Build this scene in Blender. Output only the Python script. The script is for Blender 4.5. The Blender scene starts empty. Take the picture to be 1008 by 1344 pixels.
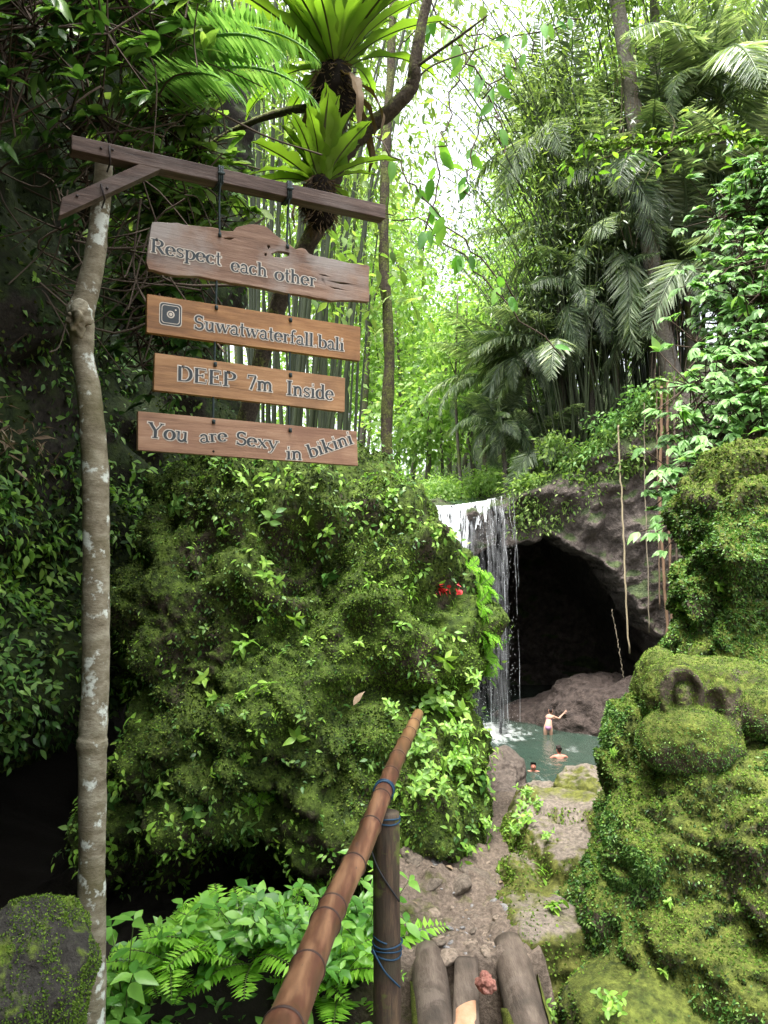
import bpy, bmesh, math, random
import numpy as np
from mathutils import Vector, Matrix
PI = math.pi
rng = np.random.default_rng(7)
random.seed(7)
scn = bpy.context.scene
COL = scn.collection

# ------------------------------------------------------------------ camera model (photo is 1008 x 1344)
F, CX, CY, PITCH, CAMZ = 1009.0, 504.0, 672.0, math.radians(4.0), 1.55
def ray(px, py):
    x, y, z = (px - CX) / F, 1.0, (CY - py) / F
    c, s = math.cos(PITCH), math.sin(PITCH)
    return np.array([x, y * c - z * s, y * s + z * c])
def P(px, py, Y):
    d = ray(px, py); t = Y / d[1]
    return np.array([d[0] * t, Y, CAMZ + d[2] * t])
def M(px, Y):
    return px * Y / F

# ------------------------------------------------------------------ noise
def _hash(i, j, k, seed):
    n = (i * 374761393 + j * 668265263 + k * 2147483647 + seed * 974634777) & 0xFFFFFFFF
    n = ((n ^ (n >> 13)) * 1274126177) & 0xFFFFFFFF
    n = (n ^ (n >> 16)) & 0xFFFFFFFF
    return n / 4294967295.0
def vnoise(p, seed=0):
    p = np.asarray(p, float); f = np.floor(p); i = f.astype(np.int64); u = p - f
    u = u * u * u * (u * (u * 6 - 15) + 10)
    r = 0
    for a in (0, 1):
        for b in (0, 1):
            for c in (0, 1):
                w = (u[:, 0] if a else 1 - u[:, 0]) * (u[:, 1] if b else 1 - u[:, 1]) * (u[:, 2] if c else 1 - u[:, 2])
                r = r + w * _hash(i[:, 0] + a, i[:, 1] + b, i[:, 2] + c, seed)
    return r * 2 - 1
def fbm(p, freq=1.0, octv=4, seed=0, gain=.5):
    p = np.asarray(p, float) * freq; r = 0; a = 1.0
    for o in range(octv):
        r = r + a * vnoise(p * (2.03 ** o) + 17.3 * o, seed + o); a *= gain
    return r
def sstep(a, b, x):
    t = np.clip((x - a) / (b - a), 0, 1); return t * t * (3 - 2 * t)
def unit(v):
    v = np.asarray(v, float); return v / np.maximum(np.linalg.norm(v, axis=-1, keepdims=True), 1e-9)

# ------------------------------------------------------------------ object helpers
def tag(o, label=None, cat=None, group=None, kind=None):
    if label: o['label'] = label
    if cat: o['category'] = cat
    if group: o['group'] = group
    if kind: o['kind'] = kind
    return o
def mesh_np(name, V, loops, starts, mat=None, smooth=False):
    me = bpy.data.meshes.new(name)
    V = np.ascontiguousarray(V, dtype=np.float32); loops = np.ascontiguousarray(loops, dtype=np.int32); starts = np.ascontiguousarray(starts, dtype=np.int32)
    me.vertices.add(len(V)); me.vertices.foreach_set('co', V.ravel())
    me.loops.add(len(loops)); me.loops.foreach_set('vertex_index', loops)
    me.polygons.add(len(starts)); me.polygons.foreach_set('loop_start', starts)
    if smooth: me.polygons.foreach_set('use_smooth', np.ones(len(starts), dtype=bool))
    me.update(calc_edges=True); me.validate()
    if mat: me.materials.append(mat)
    return me
class MB:
    def __init__(s): s.v = []; s.l = []; s.st = []; s.nv = 0; s.nl = 0
    def add(s, V, faces):
        V = np.asarray(V, float)
        if len(V) == 0: return s
        sizes = np.array([len(f) for f in faces]); fl = np.concatenate([np.asarray(f) for f in faces]) + s.nv
        st = np.concatenate([[0], np.cumsum(sizes)[:-1]]) + s.nl
        s.v.append(V); s.l.append(fl); s.st.append(st); s.nv += len(V); s.nl += len(fl); return s
    def add_np(s, V, loops, starts):
        s.v.append(V); s.l.append(loops + s.nv); s.st.append(starts + s.nl); s.nv += len(V); s.nl += len(loops); return s
    def data(s): return np.concatenate(s.v), np.concatenate(s.l), np.concatenate(s.st)
    def mesh(s, name, mat, smooth=False, off=None):
        V, l, st = s.data()
        if off is not None: V = V - np.asarray(off)
        return mesh_np(name, V, l, st, mat, smooth)
def obj(name, me, parent=None, loc=None):
    o = bpy.data.objects.new(name, me); COL.objects.link(o)
    if parent is not None: o.parent = parent
    if loc is not None: o.location = loc
    return o
def empty(name, loc, rot=(0, 0, 0)):
    o = bpy.data.objects.new(name, None); COL.objects.link(o); o.location = loc; o.rotation_euler = rot
    o.empty_display_size = .1
    return o
def part(name, mb, mat, parent, smooth=False, ):           # mb is in world space, parent is an unrotated Empty
    return obj(name, mb.mesh(name, mat, smooth, off=parent.location), parent)

def tube(pts, rad, sides=8, cap=True, wob=0.0):
    pts = np.asarray(pts, float); n = len(pts); rad = np.broadcast_to(np.asarray(rad, float), (n,))
    T = np.gradient(pts, axis=0); T = unit(T)
    a = np.array([0, 0, 1.0]) if abs(T[0][2]) < .9 else np.array([1.0, 0, 0])
    N = unit(np.cross(T[0], a)); V = []
    ang = np.linspace(0, 2 * PI, sides, endpoint=False)
    for i in range(n):
        N = N - T[i] * np.dot(N, T[i]); N = unit(N); B = np.cross(T[i], N)
        r = rad[i] * (1 + wob * (rng.random(sides) - .5))
        V.append(pts[i] + (np.cos(ang) * r)[:, None] * N + (np.sin(ang) * r)[:, None] * B)
    V = np.concatenate(V); faces = []
    for i in range(n - 1):
        for k in range(sides):
            k2 = (k + 1) % sides
            faces.append((i * sides + k, i * sides + k2, (i + 1) * sides + k2, (i + 1) * sides + k))
    if cap:
        faces.append(tuple(range(sides))[::-1]); faces.append(tuple((n - 1) * sides + k for k in range(sides)))
    return V, faces
def spline(pts, n=24):
    pts = np.asarray(pts, float); m = len(pts)
    if m < 3: return pts[0] + (pts[-1] - pts[0]) * np.linspace(0, 1, n)[:, None]
    q = np.vstack([2 * pts[0] - pts[1], pts, 2 * pts[-1] - pts[-2]]); out = []
    for t in np.linspace(0, m - 1 - 1e-6, n):
        i = int(t); u = t - i; a, b, c, d = q[i:i + 4]
        out.append(.5 * ((2 * b) + (-a + c) * u + (2 * a - 5 * b + 4 * c - d) * u * u + (-a + 3 * b - 3 * c + d) * u ** 3))
    return np.array(out)
def box(x0, x1, y0, y1, z0, z1):
    V = [(x, y, z) for x in (x0, x1) for y in (y0, y1) for z in (z0, z1)]
    return V, [(0, 1, 3, 2), (4, 6, 7, 5), (0, 4, 5, 1), (2, 3, 7, 6), (0, 2, 6, 4), (1, 5, 7, 3)]

# ------------------------------------------------------------------ leaf templates: x side, y along, z normal
def tmpl(V, faces):
    return np.array(V, float), faces
T_RHOMB = tmpl([(0, 0, 0), (.23, .45, .05), (-.23, .45, .05), (0, 1, -.06)], [(0, 1, 3), (0, 3, 2)])
T_LANCE = tmpl([(0, 0, 0), (.085, .35, .02), (-.085, .35, .02), (0, 1, -.12)], [(0, 1, 3), (0, 3, 2)])
T_OVAL = tmpl([(0, 0, 0), (.2, .14, .05), (.29, .42, .07), (.2, .75, .0), (0, 1, -.12), (-.2, .75, .0), (-.29, .42, .07), (-.2, .14, .05), (0, .42, 0)],
              [(0, 1, 2, 8), (8, 2, 3, 4), (8, 4, 5, 6), (0, 8, 6, 7)])
T_LEAF = tmpl([(0, 0, 0), (.16, .2, .05), (.23, .42, .06), (.13, .72, -.0), (0, 1, -.14), (-.13, .72, -.0), (-.23, .42, .06), (-.16, .2, .05), (0, .4, .01), (0, .72, -.03)],
              [(0, 1, 2, 8), (8, 2, 3, 9), (9, 3, 4), (9, 4, 5), (8, 9, 5, 6), (0, 8, 6, 7)])
T_MOSS = tmpl([(-.3, 0, 0), (.3, 0, 0), (.34, .7, .1), (-.34, .7, .1), (0, 1.05, .02)], [(0, 1, 2, 3), (3, 2, 4)])
def scatter(T, Pp, D, N, size, w=1.0):
    V, faces = T
    Pp = np.asarray(Pp, float); n = len(Pp); D = unit(D); N = np.asarray(N, float)
    S = unit(np.cross(D, N)); N2 = np.cross(S, D)
    size = np.broadcast_to(np.asarray(size, float), (n,)); w = np.broadcast_to(np.asarray(w, float), (n,))
    W = (Pp[:, None, :] + size[:, None, None] * (V[None, :, 0, None] * w[:, None, None] * S[:, None, :] + V[None, :, 1, None] * D[:, None, :] + V[None, :, 2, None] * N2[:, None, :])).reshape(-1, 3)
    fl = np.concatenate([np.array(f) for f in faces]); fs = np.array([len(f) for f in faces]); st = np.concatenate([[0], np.cumsum(fs)[:-1]])
    loops = (fl[None, :] + (np.arange(n) * len(V))[:, None]).ravel(); starts = (st[None, :] + (np.arange(n) * len(fl))[:, None]).ravel()
    return W, loops, starts
def rdir(n):
    return unit(rng.normal(size=(n, 3)))

# ------------------------------------------------------------------ materials
def nmat(name):
    m = bpy.data.materials.new(name); m.use_nodes = True; nt = m.node_tree; nt.nodes.clear()
    return m, nt
def nd(nt, t, **kw):
    n = nt.nodes.new(t)
    for k, v in kw.items():
        if k.startswith('_'): setattr(n, k[1:], v)
        else: n.inputs[k.replace('__', ' ')].default_value = v
    return n
def ramp(nt, fac, stops, interp='LINEAR'):
    r = nt.nodes.new('ShaderNodeValToRGB'); r.color_ramp.interpolation = interp; e = r.color_ramp.elements
    while len(e) < len(stops): e.new(.5)
    for k, (p, c) in enumerate(stops):
        e[k].position = p; e[k].color = (*c, 1) if len(c) == 3 else c
    nt.links.new(fac, r.inputs[0]); return r
def noise_t(nt, vec, scale, detail=4, rough=.55, mapping=None):
    n = nt.nodes.new('ShaderNodeTexNoise'); n.inputs['Scale'].default_value = scale; n.inputs['Detail'].default_value = detail; n.inputs['Roughness'].default_value = rough
    if mapping is not None:
        mp = nt.nodes.new('ShaderNodeMapping'); mp.inputs['Scale'].default_value = mapping; nt.links.new(vec, mp.inputs['Vector']); vec = mp.outputs[0]
    nt.links.new(vec, n.inputs['Vector']); return n
def mixc(nt, fac, a, b, mode='MIX'):
    m = nt.nodes.new('ShaderNodeMix'); m.data_type = 'RGBA'; m.blend_type = mode
    for s, v in ((0, fac), (6, a), (7, b)):
        if hasattr(v, 'is_linked') or hasattr(v, 'links'): nt.links.new(v, m.inputs[s])
        else: m.inputs[s].default_value = v if s == 0 else ((*v, 1) if len(v) == 3 else v)
    return m.outputs[2]
def mth(nt, op, a, b=None):
    m = nt.nodes.new('ShaderNodeMath'); m.operation = op
    for i, v in enumerate((a, b)):
        if v is None: continue
        if hasattr(v, 'links'): nt.links.new(v, m.inputs[i])
        else: m.inputs[i].default_value = v
    return m.outputs[0]
def leaf_mat(name, dark, mid, light, trans=.35, rough=.45, nscale=1.5, spec=.35, rw=.6):
    m, nt = nmat(name); L = nt.links
    g = nt.nodes.new('ShaderNodeNewGeometry'); n = noise_t(nt, g.outputs['Position'], nscale, 2)
    f = mth(nt, 'ADD', mth(nt, 'MULTIPLY', g.outputs['Random Per Island'], rw), mth(nt, 'MULTIPLY', n.outputs['Fac'], 1 - rw))
    r = ramp(nt, f, [(.12, dark), (.5, mid), (.88, light)])
    b = nt.nodes.new('ShaderNodeBsdfPrincipled'); b.inputs['Roughness'].default_value = rough; b.inputs['Specular IOR Level'].default_value = spec
    t = nt.nodes.new('ShaderNodeBsdfTranslucent'); L.new(r.outputs[0], b.inputs['Base Color'])
    tc = mixc(nt, 1.0, r.outputs[0], (1.25, 1.35, .6), 'MULTIPLY'); L.new(tc, t.inputs['Color'])
    mx = nt.nodes.new('ShaderNodeMixShader'); mx.inputs[0].default_value = trans; L.new(b.outputs[0], mx.inputs[1]); L.new(t.outputs[0], mx.inputs[2])
    o = nt.nodes.new('ShaderNodeOutputMaterial'); L.new(mx.outputs[0], o.inputs[0]); return m
def rock_mat(name, rock, rock2, moss=None, moss2=None, amount=.5, nscale=2.0, bump=.6, up=.35, rough=.9, fine=40):
    m, nt = nmat(name); L = nt.links
    g = nt.nodes.new('ShaderNodeNewGeometry'); pos = g.outputs['Position']
    n1 = noise_t(nt, pos, nscale, 6, .6); n2 = noise_t(nt, pos, nscale * 7, 5, .65); n3 = noise_t(nt, pos, fine, 4, .7)
    c = mixc(nt, n2.outputs['Fac'], rock, rock2)
    sp = ramp(nt, n3.outputs['Fac'], [(.35, (.55, .55, .55)), (.65, (1.3, 1.3, 1.3))]); c = mixc(nt, 1.0, c, sp.outputs[0], 'MULTIPLY')
    if moss:
        mc = mixc(nt, ramp(nt, n2.outputs['Fac'], [(.35, (0, 0, 0)), (.65, (1, 1, 1))]).outputs[0], moss, moss2)
        mc = mixc(nt, 1.0, mc, sp.outputs[0], 'MULTIPLY')
        sx = nt.nodes.new('ShaderNodeSeparateXYZ'); L.new(g.outputs['Normal'], sx.inputs[0])
        f = mth(nt, 'ADD', mth(nt, 'ADD', n1.outputs['Fac'], mth(nt, 'MULTIPLY', sx.outputs[2], up)), mth(nt, 'MULTIPLY', mth(nt, 'SUBTRACT', n2.outputs['Fac'], .5), .5))
        fr = ramp(nt, f, [(max(0, 1 - amount - .48), (0, 0, 0)), (min(1, 1 - amount - .36), (1, 1, 1))])
        c = mixc(nt, fr.outputs[0], c, mc)
    b = nt.nodes.new('ShaderNodeBsdfPrincipled'); b.inputs['Roughness'].default_value = rough; b.inputs['Specular IOR Level'].default_value = .25
    L.new(c, b.inputs['Base Color'])
    h = mth(nt, 'ADD', mth(nt, 'MULTIPLY', n2.outputs['Fac'], .6), mth(nt, 'MULTIPLY', n3.outputs['Fac'], .4))
    bp = nt.nodes.new('ShaderNodeBump'); bp.inputs['Strength'].default_value = bump; bp.inputs['Distance'].default_value = 1.2 / fine; L.new(h, bp.inputs['Height']); L.new(bp.outputs[0], b.inputs['Normal'])
    o = nt.nodes.new('ShaderNodeOutputMaterial'); L.new(b.outputs[0], o.inputs[0]); return m
def wood_mat(name, c1, c2, c3, scale=(1.2, 14, 14), rough=.6, bump=.25, stain=None, spots=None, coord='Object', sp_scale=9.0):
    m, nt = nmat(name); L = nt.links
    tc = nt.nodes.new('ShaderNodeTexCoord'); v = tc.outputs[coord]
    n1 = noise_t(nt, v, 3.0, 6, .6, scale); n2 = noise_t(nt, v, 14.0, 5, .7, scale); n3 = noise_t(nt, v, 3.2, 5, .6)
    f = mth(nt, 'ADD', mth(nt, 'MULTIPLY', n1.outputs['Fac'], .65), mth(nt, 'MULTIPLY', n2.outputs['Fac'], .35))
    c = ramp(nt, f, [(.32, c1), (.5, c2), (.68, c3)]).outputs[0]
    if stain: c = mixc(nt, ramp(nt, n3.outputs['Fac'], [(.5, (0, 0, 0)), (.68, (1, 1, 1))]).outputs[0], c, stain)
    if spots:
        n4 = noise_t(nt, v, sp_scale, 5, .65); c = mixc(nt, ramp(nt, n4.outputs['Fac'], [(.56, (0, 0, 0)), (.62, (1, 1, 1))]).outputs[0], c, spots)
    b = nt.nodes.new('ShaderNodeBsdfPrincipled'); b.inputs['Roughness'].default_value = rough; L.new(c, b.inputs['Base Color']); b.inputs['Specular IOR Level'].default_value = .3
    bp = nt.nodes.new('ShaderNodeBump'); bp.inputs['Strength'].default_value = bump; bp.inputs['Distance'].default_value = .01; L.new(f, bp.inputs['Height']); L.new(bp.outputs[0], b.inputs['Normal'])
    o = nt.nodes.new('ShaderNodeOutputMaterial'); L.new(b.outputs[0], o.inputs[0]); return m
def plain(name, col, rough=.6, spec=.3, nvar=.25, nscale=20):
    m, nt = nmat(name); L = nt.links
    g = nt.nodes.new('ShaderNodeNewGeometry'); n = noise_t(nt, g.outputs['Position'], nscale, 4)
    c = mixc(nt, n.outputs['Fac'], tuple(x * (1 - nvar) for x in col), tuple(min(1, x * (1 + nvar)) for x in col))
    b = nt.nodes.new('ShaderNodeBsdfPrincipled'); b.inputs['Roughness'].default_value = rough; b.inputs['Specular IOR Level'].default_value = spec
    L.new(c, b.inputs['Base Color']); o = nt.nodes.new('ShaderNodeOutputMaterial'); L.new(b.outputs[0], o.inputs[0]); return m

LM = dict(
    moss=leaf_mat('moss_leaf', (0.020, 0.053, 0.007), (0.095, 0.172, 0.021), (0.246, 0.356, 0.055), .2, .7, 3.2, .15, .38),
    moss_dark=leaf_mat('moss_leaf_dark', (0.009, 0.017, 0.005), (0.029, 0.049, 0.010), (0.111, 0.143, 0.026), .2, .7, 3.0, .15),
    creeper=leaf_mat('creeper_leaf', (0.016, 0.057, 0.010), (0.075, 0.190, 0.034), (0.299, 0.483, 0.127), .3, .4, 3.0),
    sprig=leaf_mat('sprig_leaf', (0.099, 0.220, 0.028), (0.198, 0.396, 0.055), (0.374, 0.572, 0.099), .35, .4, 4.0),
    plant=leaf_mat('plant_leaf', (0.047, 0.150, 0.024), (0.115, 0.312, 0.048), (0.297, 0.550, 0.108), .35, .3, 9.0, .5),
    fern=leaf_mat('fern_leaf', (0.115, 0.299, 0.022), (0.207, 0.460, 0.039), (0.345, 0.632, 0.077), .4, .5, 2.0),
    nest=leaf_mat('nest_fern_leaf', (.06, .12, .015), (.15, .27, .03), (.30, .42, .06), .5, .35, 2.0),
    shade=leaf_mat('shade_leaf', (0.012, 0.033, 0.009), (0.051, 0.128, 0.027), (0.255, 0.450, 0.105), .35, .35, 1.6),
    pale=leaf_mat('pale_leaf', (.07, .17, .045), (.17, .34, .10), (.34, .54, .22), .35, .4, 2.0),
    far=leaf_mat('far_leaf', (0.097, 0.194, 0.040), (0.202, 0.343, 0.088), (0.387, 0.510, 0.211), .5, .6, .35),
    far2=leaf_mat('far_leaf_deep', (.06, .125, .03), (.17, .28, .07), (.36, .48, .16), .5, .6, .4),
    bamboo=leaf_mat('bamboo_leaf', (.07, .12, .03), (.18, .27, .07), (.36, .46, .16), .5, .5, .8),
    palm=leaf_mat('palm_leaf', (0.092, 0.144, 0.081), (0.218, 0.287, 0.161), (0.483, 0.552, 0.380), .45, .3, .8, .6),
    palm_fine=leaf_mat('fine_palm_leaf', (.03, .065, .025), (.09, .14, .065), (.25, .31, .16), .4, .3, .8, .6),
    litter=leaf_mat('litter_leaf', (.07, .045, .025), (.20, .14, .085), (.46, .39, .28), .15, .7, 4.0),
)
M_ROCKMOSS = rock_mat('mossy_rock', (.028, .022, .016), (.085, .066, .045), (.018, .034, .006), (.085, .13, .019), .16, 1.9, .9, .15)
M_ROCKMOSS2 = rock_mat('bright_mossy_rock', (.045, .036, .026), (.13, .105, .075), (.03, .045, .009), (.13, .155, .028), .10, 2.4, .9, .25)
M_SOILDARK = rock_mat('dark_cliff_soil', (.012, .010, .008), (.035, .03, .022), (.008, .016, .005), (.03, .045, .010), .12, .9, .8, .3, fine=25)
M_CLIFF = rock_mat('wet_cliff_rock', (0.045, 0.036, 0.032), (0.173, 0.143, 0.123), (0.030, 0.045, 0.018), (0.075, 0.098, 0.038), -.10, .35, 1.0, .45, rough=.75, fine=3.2)
M_ROCK = rock_mat('bare_brown_rock', (0.068, 0.053, 0.043), (0.136, 0.112, 0.093), None, None, .5, 2.0, .8, fine=30)
M_STEP = rock_mat('worn_step_rock', (0.124, 0.102, 0.081), (0.211, 0.180, 0.146), (0.043, 0.053, 0.011), (0.124, 0.130, 0.028), .37, 1.5, .5, -.35, fine=45)
M_BANK = rock_mat('cave_bank_rock', (0.040, 0.030, 0.026), (0.079, 0.061, 0.052), None, None, .5, .5, .9, fine=4)
M_DIRT = rock_mat('trodden_dirt', (0.093, 0.070, 0.053), (0.180, 0.144, 0.112), (0.043, 0.048, 0.013), (0.081, 0.090, 0.023), -.06, 2.2, .8, .0, fine=60)

# ------------------------------------------------------------------ SDF blobs (star-shaped, ray-marched on an icosphere)
def ell(c, r):
    c = np.asarray(c, float); r = np.asarray(r, float)
    def f(p):
        q = (p - c) / r; k0 = np.linalg.norm(q, axis=1); k1 = np.maximum(np.linalg.norm(q / r, axis=1), 1e-9); return k0 * (k0 - 1) / k1
    return f
def tor(c, axis, R, r, sx=1.0):
    c = np.asarray(c, float); a = unit(axis)
    def f(p):
        q = p - c; h = q @ a; rad = q - h[:, None] * a; rad[:, 0] /= sx
        return np.sqrt((np.linalg.norm(rad, axis=1) - R) ** 2 + h ** 2) - r
    return f
def caps(a, b, r):
    a = np.asarray(a, float); b = np.asarray(b, float)
    def f(p):
        ab = b - a; t = np.clip(((p - a) @ ab) / (ab @ ab), 0, 1); return np.linalg.norm(p - a - t[:, None] * ab, axis=1) - r
    return f
def rbox(c, h, r, rot=0.0):
    c = np.asarray(c, float); h = np.asarray(h, float) - r; cs, sn = math.cos(rot), math.sin(rot)
    def f(p):
        q = p - c; q = np.stack([q[:, 0] * cs + q[:, 1] * sn, -q[:, 0] * sn + q[:, 1] * cs, q[:, 2]], 1); q = np.abs(q) - h
        return np.linalg.norm(np.maximum(q, 0), axis=1) + np.minimum(q.max(1), 0) - r
    return f
def smin(a, b, k):
    h = np.clip(.5 + .5 * (b - a) / k, 0, 1); return b * (1 - h) + a * h - k * h * (1 - h)
_ico = {}
def ico(n):
    if n not in _ico:
        bm = bmesh.new(); bmesh.ops.create_icosphere(bm, subdivisions=n, radius=1.0)
        _ico[n] = (np.array([v.co[:] for v in bm.verts]), np.array([[v.index for v in f.verts] for f in bm.faces])); bm.free()
    return _ico[n]
def blob(center, lumps, sub=6, k=.12, noise=((1.2, .12), (5, .03), (18, .008)), seed=0, R=None, crease=None):
    d, f = ico(sub); center = np.asarray(center, float)
    def sdf(p):
        r = None
        for l in lumps:
            fn, kk = (l[:2] if isinstance(l, tuple) else (l, k))
            v = fn(p); r = v if r is None else (-smin(-r, v, kk) if isinstance(l, tuple) and len(l) == 3 else smin(r, v, kk))
        return r
    t = np.full(len(d), R or 6.0)
    for _ in range(60):
        s = sdf(center + d * t[:, None]); t = np.maximum(t - s * .75, .01)
    p = center + d * t[:, None]
    V = p.copy()
    for q, (fr, am) in enumerate(noise):
        V = V + d * (fbm(p, fr, 3, seed + 10 * q) * am)[:, None]
    if crease:
        for q, (fr, am) in enumerate(crease):
            w_ = p + .25 / fr * np.stack([vnoise(p * fr * 1.7, seed + 5), vnoise(p * fr * 1.7, seed + 6), vnoise(p * fr * 1.7, seed + 7)], 1); n_ = np.abs(vnoise(w_ * fr, seed + 60 + q)); V = V + d * ((np.minimum(n_, .35) - .2) * am / .35)[:, None]
    return V, f
def blob_mesh(name, V, f, mat, off=None):
    loops = f.ravel(); starts = np.arange(len(f)) * 3
    return mesh_np(name, V - (np.asarray(off) if off is not None else 0), loops, starts, mat, True)
CAMP = np.array([0, 0, CAMZ]); A_ = np.array
def sample(V, f, n, facing=-.25, mask=None, seed=None):
    a, b, c = V[f[:, 0]], V[f[:, 1]], V[f[:, 2]]
    cr = np.cross(b - a, c - a); ar = np.linalg.norm(cr, axis=1); nn = cr / np.maximum(ar[:, None], 1e-12)
    ctr = (a + b + c) / 3; w = ar.copy(); toc = unit(CAMP - ctr)
    w[(nn * toc).sum(1) < facing] = 0
    if mask is not None: w = w * mask(ctr, nn)
    cs = np.cumsum(w); idx = np.searchsorted(cs, rng.random(n) * cs[-1]); idx = np.minimum(idx, len(f) - 1)
    u = rng.random(n); v = rng.random(n); sw = u + v > 1; u[sw] = 1 - u[sw]; v[sw] = 1 - v[sw]
    return a[idx] + u[:, None] * (b - a)[idx] + v[:, None] * (c - a)[idx], nn[idx]
def moss_on(name, V, f, n, size, mat, parent, T=T_MOSS, mask=None, lift=.9, down=.5, facing=-.25):
    p, nn = sample(V, f, n, facing, mask)
    D = unit(nn * lift + rdir(n) * .8 + np.array([0, 0, -down]))
    N = unit(nn + rdir(n) * .5)
    s = size * (.55 + .9 * rng.random(n))
    V2, l, st = scatter(T, p - nn * size * .15, D, N, s)
    off = parent.location if parent is not None else (0, 0, 0)
    o = obj(name, mesh_np(name, V2 - np.asarray(off), l, st, mat), parent)
    o['kind'] = 'stuff'
    return o
def clump_mask(freq, lo, hi, seed=3, base=0.0):
    return lambda c, n: base + sstep(lo, hi, fbm(c, freq, 3, seed))

# ------------------------------------------------------------------ camera, sky, sun
cam = bpy.data.cameras.new('camera'); co = bpy.data.objects.new('camera', cam); COL.objects.link(co)
cam.sensor_fit = 'VERTICAL'; cam.sensor_height = 36.0; cam.lens = F / 1344 * 36.0; cam.clip_end = 500; cam.clip_start = .05
co.location = (0, 0, CAMZ); co.rotation_euler = (PI / 2 + PITCH, 0, 0); scn.camera = co
SUN_EL, SUN_AZ = math.radians(74), math.radians(205)      # azimuth clockwise from +Y: behind the camera, to the right
w = bpy.data.worlds.new('World'); scn.world = w; w.use_nodes = True; nt = w.node_tree; nt.nodes.clear()
sky = nt.nodes.new('ShaderNodeTexSky'); sky.sky_type = 'NISHITA'; sky.sun_disc = False; sky.sun_elevation = SUN_EL; sky.sun_rotation = SUN_AZ
sky.dust_density = 6.0; sky.air_density = 1.0; sky.ozone_density = 1.0
hs = nt.nodes.new('ShaderNodeHueSaturation'); hs.inputs['Saturation'].default_value = .25
bg = nt.nodes.new('ShaderNodeBackground'); bg.inputs['Strength'].default_value = .15
ou = nt.nodes.new('ShaderNodeOutputWorld'); nt.links.new(sky.outputs[0], hs.inputs['Color']); nt.links.new(hs.outputs[0], bg.inputs[0]); nt.links.new(bg.outputs[0], ou.inputs[0])
sl = bpy.data.lights.new('sun', 'SUN'); sl.energy = 1.3; sl.angle = math.radians(14); sl.color = (1, .96, .9)
so = bpy.data.objects.new('sun', sl); COL.objects.link(so)
sd = Vector((math.sin(SUN_AZ) * math.cos(SUN_EL), math.cos(SUN_AZ) * math.cos(SUN_EL), math.sin(SUN_EL)))
so.rotation_euler = sd.to_track_quat('Z', 'Y').to_euler()
scn.view_settings.view_transform = 'Standard'; scn.view_settings.look = 'None'; scn.view_settings.exposure = EXPO = 2.3; scn.view_settings.gamma = 1.0
cy = scn.cycles; cy.max_bounces = 5; cy.diffuse_bounces = 3; cy.glossy_bounces = 2; cy.transmission_bounces = 3; cy.transparent_max_bounces = 6
cy.caustics_reflective = False; cy.caustics_refractive = False; cy.sample_clamp_indirect = 4.0
try:
    cy.use_denoising = True; cy.denoiser = 'OPENIMAGEDENOISE'; cy.denoising_input_passes = 'RGB_ALBEDO_NORMAL'; cy.denoising_prefilter = 'NONE'
except Exception: pass

# ------------------------------------------------------------------ ground (one sheet)
def grid_mesh(name, xs, ys, fn, mat, smooth=True):
    X, Y = np.meshgrid(xs, ys, indexing='xy'); n, m = len(ys), len(xs); V = fn(X.ravel(), Y.ravel())
    i = (np.arange(n - 1)[:, None] * m + np.arange(m - 1)[None, :]).ravel()
    loops = np.stack([i, i + 1, i + m + 1, i + m], 1).ravel(); return mesh_np(name, V, loops, np.arange(len(i)) * 4, mat, smooth)
WATER_Z = -5.15
def ground_h(x, y):
    p = np.stack([x, y, 0 * x], 1)
    h = 0 * x
    gul = -.75 + .15 * fbm(p, 2.0, 3, 5)
    mound = np.exp(-(((x + .5) / .66) ** 2 + ((y - 2.75) / 1.0) ** 2)) * .90
    left = sstep(.02, -.25, x)
    right = sstep(.62, .8, x) * sstep(3.5, 3.2, y)
    bridge = sstep(3.18, 3.08, y) * sstep(.9, 1.1, y)
    near = np.minimum(np.minimum(left * (gul + mound), right * -.75), bridge * gul * .9)
    near = near + .025 * fbm(p, 3.0, 3, 9) + .014 * fbm(p, 14, 3, 2) + .012 * fbm(p, 28, 3, 12) * sstep(2.8, 3.1, y) * sstep(4.6, 4.2, y) + .035 * sstep(3.55, 3.8, y) * sstep(4.4, 4.1, y) * fbm(p, 7, 3, 14)
    near = near + .10 * sstep(3.75, 4.15, y) * sstep(.8, .1, x)
    # beyond the boulders the ground drops to the pool, with banks left and right
    a = x / np.maximum(y, .1)
    drop = sstep(5.3, 8.5, y)
    lb = sstep(.075, .035, a + .012 * fbm(p, .9, 3, 15)); rb = sstep(.375, .41, a)
    bank = np.maximum(lb * (1.9 + .25 * fbm(p, .4, 3, 3)), rb * (3.0 + .4 * fbm(p, .4, 3, 8)))
    far = -7.2 * (1 - np.maximum(lb, rb)) + bank
    h = near * (1 - drop) + far * drop
    return np.stack([x, y, h], 1)
xs = np.unique(np.concatenate([np.arange(-2.4, 2.6, .03), np.arange(.0, .85, .011), np.arange(-14, 20, .5), np.linspace(-160, 160, 33)]))
ys = np.unique(np.concatenate([np.arange(.6, 6.6, .03), np.arange(2.9, 4.3, .012), np.arange(-2, 45, .5), np.linspace(-30, 320, 36)]))
M_DIRT_SHADED = M_DIRT.copy(); M_DIRT_SHADED.name = 'dirt_painted_shade'; nt_ = M_DIRT_SHADED.node_tree; bs_ = [n_ for n_ in nt_.nodes if n_.type == 'BSDF_PRINCIPLED'][0]; src_ = bs_.inputs['Base Color'].links[0].from_socket
g_ = nt_.nodes.new('ShaderNodeNewGeometry'); sx_ = nt_.nodes.new('ShaderNodeSeparateXYZ'); nt_.links.new(g_.outputs['Position'], sx_.inputs[0]); nz_ = noise_t(nt_, g_.outputs['Position'], 5, 4)
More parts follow.
